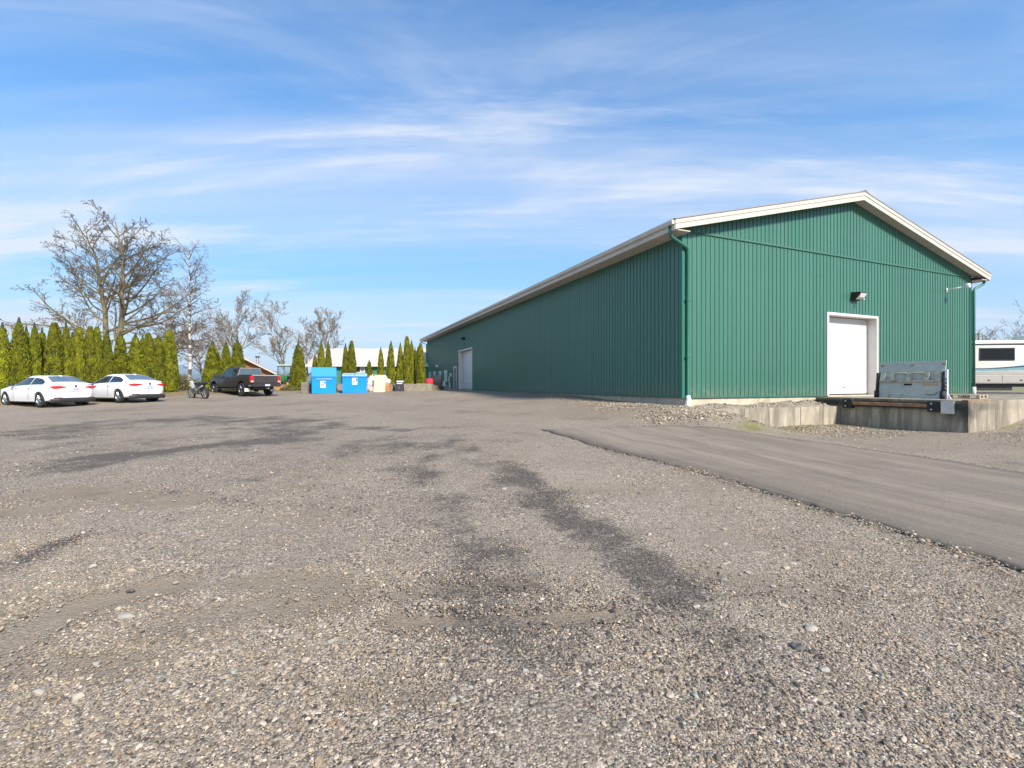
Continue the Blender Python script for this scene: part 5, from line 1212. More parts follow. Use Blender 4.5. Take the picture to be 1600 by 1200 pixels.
def far_tree(px, top, Y, seed, wide, label, twig=TWIG2, bark=BARK2, kids=(1,20,11,8,5), base=None, name='bare_tree', cat='tree'):
    T = Tree(seed); g = Vector(((px-800)/F*Y, Y, 0)); z = float(H(g.x,g.y)); tall = (600-top)/F*Y+(CZ-z)
    P = dict(BASE); P.update(kids=list(kids), ang=[0,48,40,38,38], trop=[.03,.06,.04,.03,.02], rmin=.016, thick=.05, len0=[tall,tall*.5,2.5,1.2,.6], len=[1,.62*wide,.5,.5,.5], seg=[1,.7,.5,.4,.3])
    P['from'] = [.22,.25,.2,.15,.1]
    T.branch(Vector((0,0,-.2)), Vector((T.r.uniform(-.05,.05),0,1)), tall*.93, tall*.016, 0, P)
    return finish_tree(T, name, (g.x,g.y,z), bark, twig, label, cat, 'bare trees in the distance')
far_tree(376, 476, 62, 3, 1.15, 'bare spreading tree rising behind the brown cabin')
far_tree(447, 484, 60, 5, 1.05, 'bare tree rising behind the green tractor')
far_tree(508, 494, 66, 8, 1.2, 'bare tree standing behind the white barn roof, right of the tractor')
far_tree(482, 500, 57, 18, .8, 'thin bare tree left of the barn beside the lone cedar')
far_tree(318, 510, 52, 12, 1.1, 'reddish bare tree in the gap right of the birch', TWIGR, TWIGR, (1,18,10,7,5))
far_tree(275, 505, 50, 14, 1.1, 'reddish bare tree in the gap left of the birch', TWIGR, TWIGR, (1,18,10,7,5))
for k, (px, tp) in enumerate(((1524,529),(1552,526),(1580,519),(1612,505))):
    far_tree(px, tp, 75+k*4, 40+k, 1.5, ['low reddish bare tree at the warehouse corner behind the motorhome','bare tree showing above the middle of the motorhome roof','bare tree behind the motorhome, second from the right edge','bare tree at the right edge behind the motorhome roof unit'][k], TWIGR, BARK2, (1,12,7,5,3))

# columnar cedars: a solid core hidden under thousands of small sprays
def cedar_mats():
    m, nt, N, Lk, P = _nodes('cedar_leaf'); P.inputs['Roughness'].default_value = .75; P.inputs['Specular IOR Level'].default_value = .25
    tc = N.new('ShaderNodeTexCoord'); geo = N.new('ShaderNodeNewGeometry'); oi = N.new('ShaderNodeObjectInfo')
    nz = N.new('ShaderNodeTexNoise'); nz.inputs['Scale'].default_value = 3.2; nz.inputs['Detail'].default_value = 5; Lk.new(tc.outputs['Object'], nz.inputs['Vector'])
    r = N.new('ShaderNodeValToRGB'); e = r.color_ramp.elements; e[0].position = .30; e[0].color = (.06,.072,.004,1); e[1].position = .72; e[1].color = (.30,.305,.012,1)
    k = e.new(.52); k.color = (.178,.186,.007,1)
    Lk.new(nz.outputs['Fac'], r.inputs[0])
    a = N.new('ShaderNodeAttribute'); a.attribute_name = 'brown'
    mx = N.new('ShaderNodeMix'); mx.data_type = 'RGBA'; mx.inputs[7].default_value = (.17,.105,.028,1); Lk.new(a.outputs['Fac'], mx.inputs[0]); Lk.new(r.outputs[0], mx.inputs[6])
    hv = N.new('ShaderNodeHueSaturation'); mr = N.new('ShaderNodeMapRange'); mr.inputs[3].default_value = .8; mr.inputs[4].default_value = 1.15
    Lk.new(oi.outputs['Random'], mr.inputs[0]); Lk.new(mr.outputs[0], hv.inputs['Value']); Lk.new(mx.outputs[2], hv.inputs['Color']); Lk.new(hv.outputs[0], P.inputs['Base Color'])
    return m
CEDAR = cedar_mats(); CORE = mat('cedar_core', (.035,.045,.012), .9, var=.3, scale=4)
def cedar_proto(seed, blunt, slim):
    """unit cedar: 1 m tall core scaled later; returns meshes (trunk, core, crown) for a 4 m tree"""
    r = np.random.default_rng(seed); Hh = 4.0; Rr = .52*slim
    def rad(t, a):
        body = (1-t)**(.40 if blunt else .62)*(.80+.42*np.sin(np.clip(t*2.2+.35, 0, np.pi)))
        foot = np.clip((t+.02)/.07, .55, 1)
        return Rr*body*foot*(1+.10*np.sin(3*a+seed+t*5)+.07*np.sin(5*a+2.1*seed-t*9))
    mb = MB(); rows = []
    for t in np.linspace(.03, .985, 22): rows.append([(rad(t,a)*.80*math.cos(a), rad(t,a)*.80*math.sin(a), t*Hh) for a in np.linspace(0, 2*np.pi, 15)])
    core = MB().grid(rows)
    n = 5600; t = 1-np.sqrt(1-r.random(n)*.985) if not blunt else r.random(n)**1.15*.985
    t = np.clip(.02+t, .02, .99); a = r.uniform(0, 2*np.pi, n); q = rad(t, a)*r.uniform(.84, 1.05, n)
    P0 = np.stack([q*np.cos(a), q*np.sin(a), t*Hh], 1)
    out = np.stack([np.cos(a), np.sin(a), np.zeros(n)], 1)
    upv = np.stack([.38*np.cos(a)+r.normal(0,.25,n), .38*np.sin(a)+r.normal(0,.25,n), np.full(n,1.)], 1); upv /= np.linalg.norm(upv, axis=1)[:,None]
    sd_ = np.cross(out+r.normal(0,.55,(n,3)), upv); sd_ /= np.linalg.norm(sd_, axis=1)[:,None]
    L = r.uniform(.08,.18,n)[:,None]; w = r.uniform(.022,.05,n)[:,None]
    a0 = P0-upv*L*.35; b0 = P0+upv*L*.1-sd_*w; c0 = P0+upv*L*.65+out*.01; d0 = P0+upv*L*.1+sd_*w
    V = np.stack([a0,b0,c0,d0],1).reshape(-1,3); Fq = np.arange(n*4).reshape(-1,4)
    me = bpy.data.meshes.new('crown'); me.from_pydata(V.tolist(), [], Fq.tolist())
    br = np.repeat((r.random(n) < .05+.22*np.clip(t-.80,0,1)*5*r.random()).astype(np.float32)*r.uniform(.3,1,n), 4)
    at = me.attributes.new('brown','FLOAT','POINT'); at.data.foreach_set('value', br.astype(np.float32)); me.materials.append(CEDAR)
    return core, me
PROT = []
for k in range(6):
    core, me = cedar_proto(70+k, k in (1, 4), (1., 1.1, .9, 1.05, 1.1, .82)[k])
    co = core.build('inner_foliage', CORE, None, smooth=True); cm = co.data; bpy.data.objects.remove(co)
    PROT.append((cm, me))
tk = MB().tube([(0,0,-.15),(.01,0,.4),(0,.01,3.2)], [.07,.055,.02], 8).build('trunk', BARK, None); TRM = tk.data; bpy.data.objects.remove(tk)
def cedar(px, top, Y, wpx, k, label, group, zb=None, x=None):
    X = (px-800)/F*Y; z = float(H(X, Y))+.05 if zb is None else zb
    h = (600-top)/F*Y+CZ-z; wd_ = wpx/F*Y
    o = thing('columnar_cedar', (X, Y, z), 0, label, 'cedar', group)
    cm, me = PROT[k % 6]; s = (wd_/1.02/(1.,1.1,.9,1.05,1.1,.82)[k % 6], wd_/1.02/(1.,1.1,.9,1.05,1.1,.82)[k % 6], h/4.05); rz = random.uniform(0,6.28)
    for nm, d in (('trunk', TRM), ('inner_foliage', cm), ('crown', me)):
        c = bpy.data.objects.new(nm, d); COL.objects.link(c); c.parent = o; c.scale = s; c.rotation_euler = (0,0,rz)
    return o
ORD = ['first','second','third','fourth','fifth','sixth','seventh','eighth','ninth','tenth','eleventh','twelfth','thirteenth','fourteenth','fifteenth','sixteenth','seventeenth','eighteenth']
def hedge_Y(px): return 34.56/(.36+(800-px)/F)
ROW = [(4,500,22,2),(30,492,25,0),(41,506,17,5),(54,500,17,2),(66,509,17,5),(85,503,23,1),(103,499,16,2),(113,516,15,3),(124,510,18,4),(141,509,18,1),(152,510,16,4),(167,513,20,0),(188,514,22,3),(212,517,23,0),(223,520,15,5),(232,520,20,4),(248,525,18,1),(265,515,21,4)]
for i, (px, tp, w, k) in enumerate(ROW):
    shp = 'blunt-topped' if k in (1, 4) else 'pointed'
    cedar(px, tp, hedge_Y(px)+(.7 if k == 5 else 0), w*1.05, k, f'{shp} green cedar, {ORD[i]} from the left in the hedge behind the white sedans', 'cedars in the hedge behind the sedans')
for i, (px, tp, w, k) in enumerate([(332,530,23,0),(341,548,14,5),(353,531,17,2),(371,527,21,3)]):
    cedar(px, tp, hedge_Y(px), w*1.1, k, ['broad green cedar left of the pickup, by the dirt bike','short green cedar squeezed second behind the pickup hood','slim green cedar behind the pickup cab, middle of the clump','green cedar beside the brown cabin, right of the pickup clump'][i], 'cedars behind the pickup')
SHRUBZ = CZ-.05
BK = [(466,532,19,0,37.5,'lone broad green cedar left of the taller blue dumpster'),(492,552,10,2,39,'small cedar tip just above the left of the taller dumpster'),(502,528,11,3,38.5,'left cedar of the pair above the taller blue dumpster'),(513,530,10,0,38.5,'right cedar of the pair above the taller blue dumpster'),
      (540,534,11,3,38.5,'left cedar of the pair above the lower blue dumpster'),(549.5,532,12,1,38.5,'right cedar of the pair above the lower blue dumpster'),(577,561,11,2,37.5,'short reddish-tipped cedar right of the lower dumpster'),(595,540,10,2,38.5,'slim cedar behind the leaning cream board'),
      (611,530,12,0,38.5,'tall cedar left of the black sandwich board'),(625.5,533,11,3,38.5,'cedar directly behind the black sandwich board'),(636,525,12.5,1,38.5,'tallest cedar in the clump beside the warehouse end'),(643,529,11,3,39,'cedar touching the right side of the tallest one'),
      (648.5,540,8,5,40.5,'dark thin cedar in the back of the warehouse clump'),(652.5,540,8,5,41,'dark cedar behind, next to the rightmost one'),(657,536,12,4,38.5,'rightmost cedar, nearest the warehouse end wall')]
for px, tp, w, k, Y, lab in BK: cedar(px, tp, Y, w*1.15, k, lab, 'cedars in the raised bed')
# ------------------------------------------------------------------ things at the far side of the yard
BLUE = mat('dumpster_blue', (.0,.25,.74), .55, spec=.3, var=.08, scale=1.5, dirt=(.01,.22,.58), dirt_amt=.4, dirt_scale=3)
BLUED = mat('dumpster_lid', (.0,.20,.60), .5, var=.08)
POST = mat('poster_white', (.78,.78,.80), .5, var=.03); PB = mat('poster_blue', (.06,.10,.35), .5); PR = mat('poster_red', (.65,.06,.08), .5)
def poster(parent, x, z, y, w=.36, h=.50):
    p = MB().box(x, x+w, y-.012, y-.006, z, z+h).build('poster', POST, parent)
    def bar(a, b, c, d, m): MB().box(x+a*w, x+b*w, y-.016, y-.0125, z+c*h, z+d*h).build('print_mark', m, p)
    bar(.10,.62,.80,.88,PB); bar(.10,.50,.66,.74,PB); bar(.08,.72,.46,.56,PR); bar(.08,.66,.32,.42,PR); bar(.1,.6,.16,.20,PB)
    MB().prism([(x+.62*w,z+.92*h),(x+.97*w,z+.92*h),(x+.97*w,z+.60*h),(x+.80*w,z+.44*h),(x+.76*w,z+.62*h)], 'y', y-.0165, y-.0127).build('print_mark', PB, p)
def dumpster(px0, px1, Y, rz, hf, label, tall):
    X = (px0-800)/F*Y; k = (px1-800)/F; w = (k*Y-X)/(math.cos(rz)-k*math.sin(rz)); z = float(H(X+w/2, Y))
    t = thing('dumpster', (X, Y, z), rz, label, 'dumpster', 'blue dumpsters')
    D = 1.5
    b = MB(); b.prism([(0,.05),(D,.05),(D,hf+.22),(0,hf)], 'x', 0, w); b.build('bin', BLUE, t, bevel=.015)
    MB().box(-.03, w+.03, -.035, .05, hf-.07, hf).build('rim', BLUED, t, bevel=.01)
    for x in (0.02, w*.5-.04, w-.1): MB().box(x, x+.07, -.03, .0, .10, hf-.08).build('rib', BLUE, t) if False else None
    MB().box(-.01, w+.01, -.03, .12, .02, .10).build('skid', BLUED, t, bevel=.01)
    for x0, x1 in ((-.12,-.012),(w+.012,w+.12)): MB().box(x0, x1, .35, 1.15, hf*.62, hf*.62+.16).build('lift_pocket', BLUED, t, bevel=.008)
    if tall:
        # lid thrown up against a stop
        MB().prism([(.06,hf+.035),(.12,hf+.03),(.34,hf+.74),(.28,hf+.745)], 'x', -.03, w+.03).build('lid', BLUE, t, bevel=.02)
        MB().box(.30, w-.26, -.07, -.03, hf-.17, hf-.12).build('bar', GALV, t, bevel=.008)
    else:
        for a, bb in ((-.03, w/2-.01), (w/2+.01, w+.03)): MB().prism([(-.06,hf+.005),(-.06,hf+.055),(D,hf+.28),(D,hf+.23)], 'x', a, bb).build('lid', mat('lid_pale', (.30,.50,.62), .45, var=.08), t, bevel=.015)
    poster(t, w*.5-.24 if tall else w*.40, hf-.78 if tall else hf-.62, -.0)
    return t
dumpster(487, 525, 33.4, R(21), 1.24, 'taller blue dumpster with its lid raised, left of the two', True)
dumpster(535, 573, 34.2, R(18), 1.28, 'lower blue dumpster with closed pale lids, right of the two', False)

OLDC = mat('old_concrete', (.28,.24,.19), .95, var=.2, scale=3, bump=.5, bscale=12, dirt=(.20,.19,.12), dirt_amt=.6, dirt_scale=2)
def blocks():
    def cb(px0, px1, top, Y, rz, label, dpt=.75):
        X = (px0-800)/F*Y; w = (px1-px0)/F*Y; z = float(H(X+w/2, Y)); h = (600-top)/F*Y+CZ-z
        rows = MB(); rg = np.random.default_rng(int(px0)); 
        o = MB().box(0, w-.02, 0, dpt, -.1, h).build('concrete_block', OLDC, None, bevel=.05, seg=3)
        for v in o.data.vertices: v.co += Vector(rg.normal(0,.012,3))
        o.location = (X, Y, z); o.rotation_euler = (0,0,rz)
        k = MB().tube([(w/2-.12,dpt/2,h-.02),(w/2-.1,dpt/2,h+.06),(w/2+.1,dpt/2,h+.06),(w/2+.12,dpt/2,h-.02)], .012, 6).build('lifting_loop', RUST, o)
        tag(o, label, 'concrete block', 'concrete blocks edging the cedar bed')
    cb(470,487,597.5,34.6,R(-18),'dark weathered concrete block left of the taller dumpster')
    cb(600,616,600.5,37.2,0,'concrete block between the cream board and the sandwich board')
    cb(630,650,600,37.4,0,'concrete block right of the sandwich board')
    cb(650.5,675,599.5,37.6,0,'end concrete block by the red bag, with a green mark')
    p = A(670, 604.5, 37.58); MB().lathe([(0,-.004),(.09,-.003),(.11,0),(.06,.002)], 9, 'y', (p.x,p.y-.012,p.z)).build('paint_mark', mat('green_spray', (.14,.42,.12), .7, var=.2), None)
    o = bpy.data.objects['paint_mark']; q = [x for x in bpy.data.objects if x.get('label','').startswith('end concrete')][0]
    o.parent = q; o.matrix_parent_inverse = Matrix.Translation(q.location).inverted()
    cb(527,536,600,37.4,0,'concrete block glimpsed in the gap between the dumpsters')
    cb(573,583,601,37.4,0,'concrete block behind the rubbish bags')
blocks()
def bed():
    # soil of the raised bed behind the blocks
    xs = np.linspace(-19.5, -6.2, 50); ys = np.linspace(37.9, 42.5, 16); X, Y = np.meshgrid(xs, ys)
    Z = np.where(True, CZ-.12+.18*(fbm(X,Y,.8,14)-.5), 0); Z[0] -= .7; Z[:, 0] -= .7; Z[:, -1] -= .7; Z[-1] -= .7
    o = MB().grid(np.stack([X,Y,Z],-1).tolist()).build('planting_bed', mat('bed_soil', (.13,.10,.06), .95, var=.4, scale=3, bump=.6, bscale=8, dirt=(.11,.12,.03), dirt_amt=.8, dirt_scale=1.2, dirt_lo=.45), None, smooth=True); tag(o, kind='structure')
bed()
def clutter():
    # cream board leaning on the bags
    Y = 35.6; p = A(583,612,Y); z = float(H(p.x+.4,Y)); w = 18/F*Y; h = 27.5/F*Y
    o = MB().box(0,w,0,.13,0,h).build('leaning_board', mat('cream_board', (.66,.58,.40), .6, var=.04, scale=2), None, bevel=.03); o.location = (p.x,Y,z); o.rotation_euler = (R(-9),R(1.5),R(2))
    tag(o, 'cream mattress board leaning upright right of the dumpsters', 'board')
    # bags of rubbish behind it
    bagm = [mat('bag_white', (.62,.60,.60), .4, var=.15, scale=6), mat('bag_pink', (.55,.36,.36), .45, var=.2, scale=6), mat('bag_tan', (.45,.35,.24), .6, var=.2, scale=5), mat('bag_dark', (.06,.05,.05), .4, var=.3)]
    bags = [(577,608,.42,1,36.1,'pinkish rubbish bag at the foot of the dumpster'),(580.5,610,.34,2,36.0,'tan rubbish bag on the ground by the dumpster'),(579.5,600,.5,0,36.6,'white rubbish bag on top of the pile'),(581.5,594,.42,0,36.8,'topmost white rubbish bag against the cedar'),(603.5,596,.36,0,36.9,'white rubbish bag peeking right of the cream board')]
    for px, py, s, k, Yb, lab in bags:
        bm = bmesh.new(); bmesh.ops.create_icosphere(bm, subdivisions=3, radius=s)
        rg = np.random.default_rng(int(px*7)); ph = rg.uniform(0,6,6)
        for v in bm.verts:
            n = v.co.normalized(); v.co *= 1+.13*math.sin(5*n.x+ph[0])*math.sin(4*n.y+ph[1])+.10*math.sin(9*n.z+ph[2]+3*n.x); v.co.z = v.co.z*.85 if v.co.z > -.55*s else -.5*s
        me = bpy.data.meshes.new('rubbish_bag'); bm.to_mesh(me); bm.free(); me.polygons.foreach_set('use_smooth',[True]*len(me.polygons)); me.materials.append(bagm[k])
        o = bpy.data.objects.new('rubbish_bag', me); COL.objects.link(o); q = A(px,py,Yb); o.location = q
        tag(o, lab, 'rubbish bag', 'rubbish bags by the dumpster')
        MB().tube([(0,0,s*.7),(.02,.01,s*.95),(.06,.02,s*1.1)], [.09,.035,.07], 8).build('knot', bagm[k], o, smooth=True)
    # orange crate
    p = A(601.5,611.5,36.2); z = float(H(p.x,36.2)); t = thing('orange_crate', (p.x,36.2,z), R(5), 'orange wooden crate standing right of the cream board', 'crate')
    OR = mat('orange_wood', (.55,.25,.09), .7, var=.2, scale=4)
    for k in range(4): MB().box(0,.36,-.01,.02,.02+k*.17,.16+k*.17).build('slat', OR, t, bevel=.005)
    for x in (0,.31): MB().box(x,x+.05,.021,.30,0,.70).build('post', OR, t)
    MB().box(0,.36,.31,.33,0,.70).build('back_panel', OR, t)
    # sandwich board
    p = A(615,611,36.4); z = float(H(p.x+.4,36.4)); t = thing('sandwich_board', (p.x,36.4,z), R(-4), 'black sandwich board sign with white lettering bars', 'sign')
    w = 15/F*36.4; h = 19.5/F*36.4; SB = mat('sign_black', (.03,.028,.034), .5, var=.15, scale=3)
    f = MB().prism([(0,0),(.035,0),(.335,h),(.30,h)], 'x', .09, w).build('front_panel', SB, t, bevel=.006)
    MB().prism([(.66,0),(.625,0),(.305,h-.01),(.34,h-.01)], 'x', 0.0, w-.09).build('back_panel', SB, t, bevel=.006)
    def on(z0, z1, x0, x1, m):
        MB().prism([(z0/h*.30-.008,z0),(z0/h*.30-.003,z0),(z1/h*.30-.003,z1),(z1/h*.30-.008,z1)], 'x', x0, x1).build('lettering', m, f)
    for k in range(7): on(h*.74,h*.86,.17+k*.082,.17+k*.082+.066,POST)
    for k in range(5): on(h*.60,h*.67,.21+k*.09,.21+k*.09+.07,POST)
    on(h*.2,h*.42,.36,.48,mat('sign_faint', (.13,.08,.10), .5))
    # dark covered barbecue, red bag and white chairs by the warehouse end
    p = A(683,610,40.0); z = float(H(p.x,40.0)); t = thing('covered_barbecue', (p.x,40.0,z), 0, 'black covered barbecue standing by the warehouse windows', 'barbecue')
    CV = mat('black_cover', (.014,.013,.017), .6, var=.3, scale=5)
    MB().add(*(lambda L: (L.v, L.f))(loft(np.linspace(-.42,.42,9), lambda x: [(x,-.32*(1-.2*abs(x)),.12),(x,-.35,.6),(x,-.30,1.0-.25*x*x),(x,-.12,1.28-.5*x*x),(x,.12,1.28-.5*x*x),(x,.3,1.0-.25*x*x),(x,.35,.6),(x,.32,.12)]))).build('cover', CV, t, smooth=True, angle=R(50))
    for x in (-.33,.33):
        for y in (-.24,.24): MB().tube([(x,y,0),(x,y,.2)], .025, 6).build('leg', TRIMB, t)
    p = A(672,597,38.2); o = MB().box(-.26,.26,-.2,.2,0,.42).build('red_bag', mat('red_cloth', (.65,.03,.06), .7, var=.15, scale=5), None, bevel=.09, seg=3, smooth=True); o.location = (p.x,38.0,CZ-(599.5-600)/F*37.6-.0); tag(o, 'red bag lying on the end concrete block', 'bag')
    for i, (px, Yc, lab) in enumerate(((694,42.5,'low white plastic chair by the warehouse windows'),(687,42.0,'small white plastic chair beside the barbecue'))):
        p = A(px,610,Yc); z = float(H(p.x,Yc)); t = thing('plastic_chair', (p.x,Yc,z), R(30+40*i), lab, 'chair', 'white chairs by the windows')
        MB().box(-.24,.24,-.22,.22,.30,.34).build('seat', PVC, t, bevel=.015); MB().prism([(.20,.34),(.24,.34),(.34,.72),(.30,.72)], 'x', -.23, .23).build('backrest', PVC, t, bevel=.015)
        for x in (-.2,.2):
            for y in (-.18,.2): MB().tube([(x*1.15,y*1.1,0),(x,y,.31)], .02, 6).build('leg', PVC, t)
clutter()

# ------------------------------------------------------------------ barn, cabin, tractor
def barn():
    GB = mat('barn_green', (.06,.21,.12), .75, var=.15, scale=2, rand=.12, stretch=(1,1,.2)); WR = mat('barn_roof', (.56,.50,.45), .5, var=.06, scale=.5, dirt=(.55,.47,.42), dirt_amt=.5, dirt_scale=.6, rand=.03)
    Y = 56.0; x0 = (484-800)/F*Y; x1 = (690-800)/F*Y; z0 = float(H((x0+x1)/2,Y)); W_ = x1-x0; D = 8.0
    t = thing('barn', (x0,Y,z0), 0, 'long green barn with pale metal roof behind the cedars', 'barn')
    ze = CZ-(571-600)/F*Y-z0; zr = CZ-(545-600)/F*(Y+D/2)-z0
    MB().box(.3, W_, .05, D, -.2, ze+.1).build('wall', GB, t)
    p0 = None
    for k in range(int((W_-.3)/.45)):
        x = .3+k*.45
        if p0 is None: p0 = MB().box(.01,.44,.02,.049,0,ze+.05).build('board', GB, t); p0.location = (x,0,0)
        else: inst(p0, t, (x,0,0))
    MB().prism([(.2,ze+.05),(D-.2,ze+.05),(D/2,zr-.15)], 'x', .31, .45).build('gable_end', GB, t)
    nP = 13; pw = (W_+.6)/nP
    for k in range(nP):
        for s in (0, 1):
            a, b = (-.5, D/2) if s == 0 else (D+.5, D/2)
            MB().prism([(a,ze-.06),(b,zr),(b,zr+.05),(a,ze)], 'x', -.3+k*pw+.01, -.3+(k+1)*pw-.01).build('roof_panel', WR, t)
    MB().box(-.3, W_+.3, -.54, -.49, ze-.14, ze+.01).build('fascia', PVC, t)
    for px in (535, 566): 
        x = (px-484)/F*(Y+2.5); q = MB().box(x, x+1.0, 2.2, 2.9, ze+1.05, ze+1.55).build('roof_vent', WR, t, bevel=.03)
    for px in (563, 622):
        x = (px-484)/F*Y; w = MB(); a = x-.56; zc = CZ-(577-600)/F*Y-z0
        w.box(a,a+1.12,-.03,.02,zc-.42,zc-.34); w.box(a,a+1.12,-.03,.02,zc+.34,zc+.42); w.box(a,a+.08,-.03,.02,zc-.34,zc+.34); w.box(a+1.04,a+1.12,-.03,.02,zc-.34,zc+.34); w.box(a+.53,a+.59,-.03,.02,zc-.34,zc+.34)
        o = w.build('window', PVC, t); MB().box(a+.08,a+.53,.003,.012,zc-.34,zc+.34).build('pane', GLASS, o); MB().box(a+.59,a+1.04,.003,.012,zc-.34,zc+.34).build('pane', GLASSB, o)
barn()
def cabin():
    CW = mat('cabin_cedar', (.40,.16,.055), .8, var=.2, scale=2, rand=.12, stretch=(.5,1,3)); CR = mat('cabin_roof', (.40,.33,.28), .8, var=.15, scale=2)
    Y = 50.0; xr = (382-800)/F*Y; z0 = float(H(xr,Y)); zr = CZ-(560-600)/F*Y-z0; half = (421-382)/F*Y; ze = CZ-(581.5-600)/F*Y-z0
    t = thing('cabin', (xr,Y,z0), R(24), 'brown timber cabin with low gable roof behind the pickup', 'cabin'); D = 7
    MB().prism([(-half,0),(half*.90,0),(half*.90,ze),(0,zr-.16),(-half,ze)], 'y', .05, D).build('wall', CW, t)
    n = int(zr/.22)
    for k in range(n):
        z = k*.22; hw = half*.90 if z < ze-.2 else half*.90*max(0,(zr-.2-z-.2)/(zr-ze))
        if hw > .15: MB().box(-hw, hw, .02, .049, z+.008, z+.212).build('board', CW, t)
    MB().box(half*.90-.08, half*.90+.03, -.01, .018, 0, ze-.02).build('corner_board', mat('corner_pale', (.5,.33,.18), .8), t)
    for s in (-1, 1):
        MB().prism([(s*half*1.18,ze-.28),(0,zr-.02),(0,zr+.1),(s*half*1.18,ze-.16)], 'y', -.6, D+.5).build('roof', CR, t)
        MB().prism([(s*half*1.18,ze-.34),(0,zr-.10),(0,zr+.11),(s*half*1.18,ze-.15)], 'y', -.66, -.602).build('barge_board', mat('barge_pale', (.50,.43,.36), .7), t)
    MB().box(half*.93, half*.99, .3, D-.2, 0, ze-.25).build('side_wall', mat('cabin_dark', (.14,.06,.03), .8, var=.2), t)
    c = MB().tube([(1.15,1.2,zr-.5),(1.15,1.2,zr+.2)], .16, 10).build('chimney', GALV, t); MB().lathe([(.24,zr+.2),(.26,zr+.24),(.2,zr+.34),(0,zr+.36)], 12, 'z', (1.15,1.2,0)).build('chimney_cap', TRIMB, c)
cabin()
def tractor():
    GR = mat('tractor_green', (.04,.24,.07), .4, var=.1, scale=2); 
    Y = 47.0; p = A(442.5,592,Y); z = float(H(p.x,Y)); t = thing('tractor', (p.x,Y,z), R(-90), 'green tractor with glazed cab facing the yard', 'tractor')
    # x forward (towards the yard)
    for s in (-1, 1):
        for x, r, w in ((-1.0,.75,.42),(1.0,.50,.30)):
            q = thing('wheel', (x, s*.80, r)); q.parent = t
            MB().lathe([(r*.55,-w*.45),(r*.92,-w/2),(r,-w*.35),(r,w*.35),(r*.92,w/2),(r*.55,w*.45),(r*.55,-w*.45)], 24, 'y').build('tyre', TYRE, q, smooth=True)
            MB().lathe([(0,-w*.2),(r*.56,-w*.42),(r*.56,w*.42),(0,w*.2)], 18, 'y').build('rim', mat('tractor_yellow', (.6,.45,.03), .5), q)
        MB().prism([(-1.85,1.1),(-1.7,1.5),(-1.2,1.62),(-.6,1.55),(-.2,1.2),(-.25,1.14),(-.6,1.46),(-1.2,1.54),(-1.65,1.44),(-1.78,1.08)], 'y', s*.58, s*1.02).build('fender', GR, t)
    MB().prism([(-.2,.75),(1.55,.75),(1.62,1.0),(1.5,1.32),(.9,1.42),(-.2,1.46)], 'y', -.34, .34).build('hood', GR, t, bevel=.06)
    MB().box(1.56,1.64,-.26,.26,.80,1.12).build('grille', TRIMB, t, bevel=.02)
    for s in (-1, 1): MB().box(1.52,1.62,s*.2-.1,s*.2+.1,1.16,1.27).build('headlamp', CLEAR, t, bevel=.02)
    MB().box(1.3,1.72,-.45,.45,.5,.72).build('front_weight', mat('tan_weight', (.45,.36,.22), .7), t, bevel=.03)
    MB().box(-1.3,1.3,-.22,.22,.5,.9).build('transmission', TRIMB, t)
    for s in (-1, 1):
        MB().tube([(-.18,s*.62,1.3),(-.22,s*.66,2.42)], .045, 6).build('cab_post', TRIMB, t); MB().tube([(-1.55,s*.62,1.5),(-1.5,s*.66,2.42)], .045, 6).build('cab_post', TRIMB, t)
    MB().box(-1.7,-.02,-.78,.78,2.42,2.58).build('cab_roof', mat('cab_roof_pale', (.45,.50,.38), .5), t, bevel=.06)
    cg = mat('cab_glass', (.55,.65,.72), .05, var=.02, spec=.6); cg.node_tree.nodes['Principled BSDF'].inputs['Transmission Weight'].default_value = .8; cg.node_tree.nodes['Principled BSDF'].inputs['IOR'].default_value = 1.05
    MB().box(-.20,-.185,-.6,.6,1.35,2.41).build('cab_glass', cg, t)
    MB().box(-1.3,-1.1,-.25,.25,1.0,1.75).build('seat', TRIMB, t, bevel=.06)
    MB().tube([(-.45,-.2,1.55),(-.45,.2,1.55)], .02, 6).build('steering_wheel', TRIMB, t)
    # plank edged platform in front of it
    Y2 = 44.0; p = A(426,598,Y2); z = float(H(p.x+1,Y2)); d = thing('timber_deck', (p.x,Y2,z), R(1), 'low timber plank edging in front of the tractor', 'deck')
    WD = mat('deck_wood', (.42,.22,.09), .75, var=.2, scale=2, stretch=(.3,1,4), rand=.08)
    w = 32/F*Y2
    for k in range(2): MB().box(0,w,-.03,.02,-.02+k*.24,.20+k*.24).build('plank', WD, d, bevel=.008)
    for k in range(4): MB().box(k*w/3-.05,k*w/3+.05,.021,.12,-.2,.46).build('post', WD, d)
    MB().box(0,w,-.06,.25,.465,.51).build('cap_plank', mat('deck_dark', (.2,.11,.055), .8), d)
tractor()

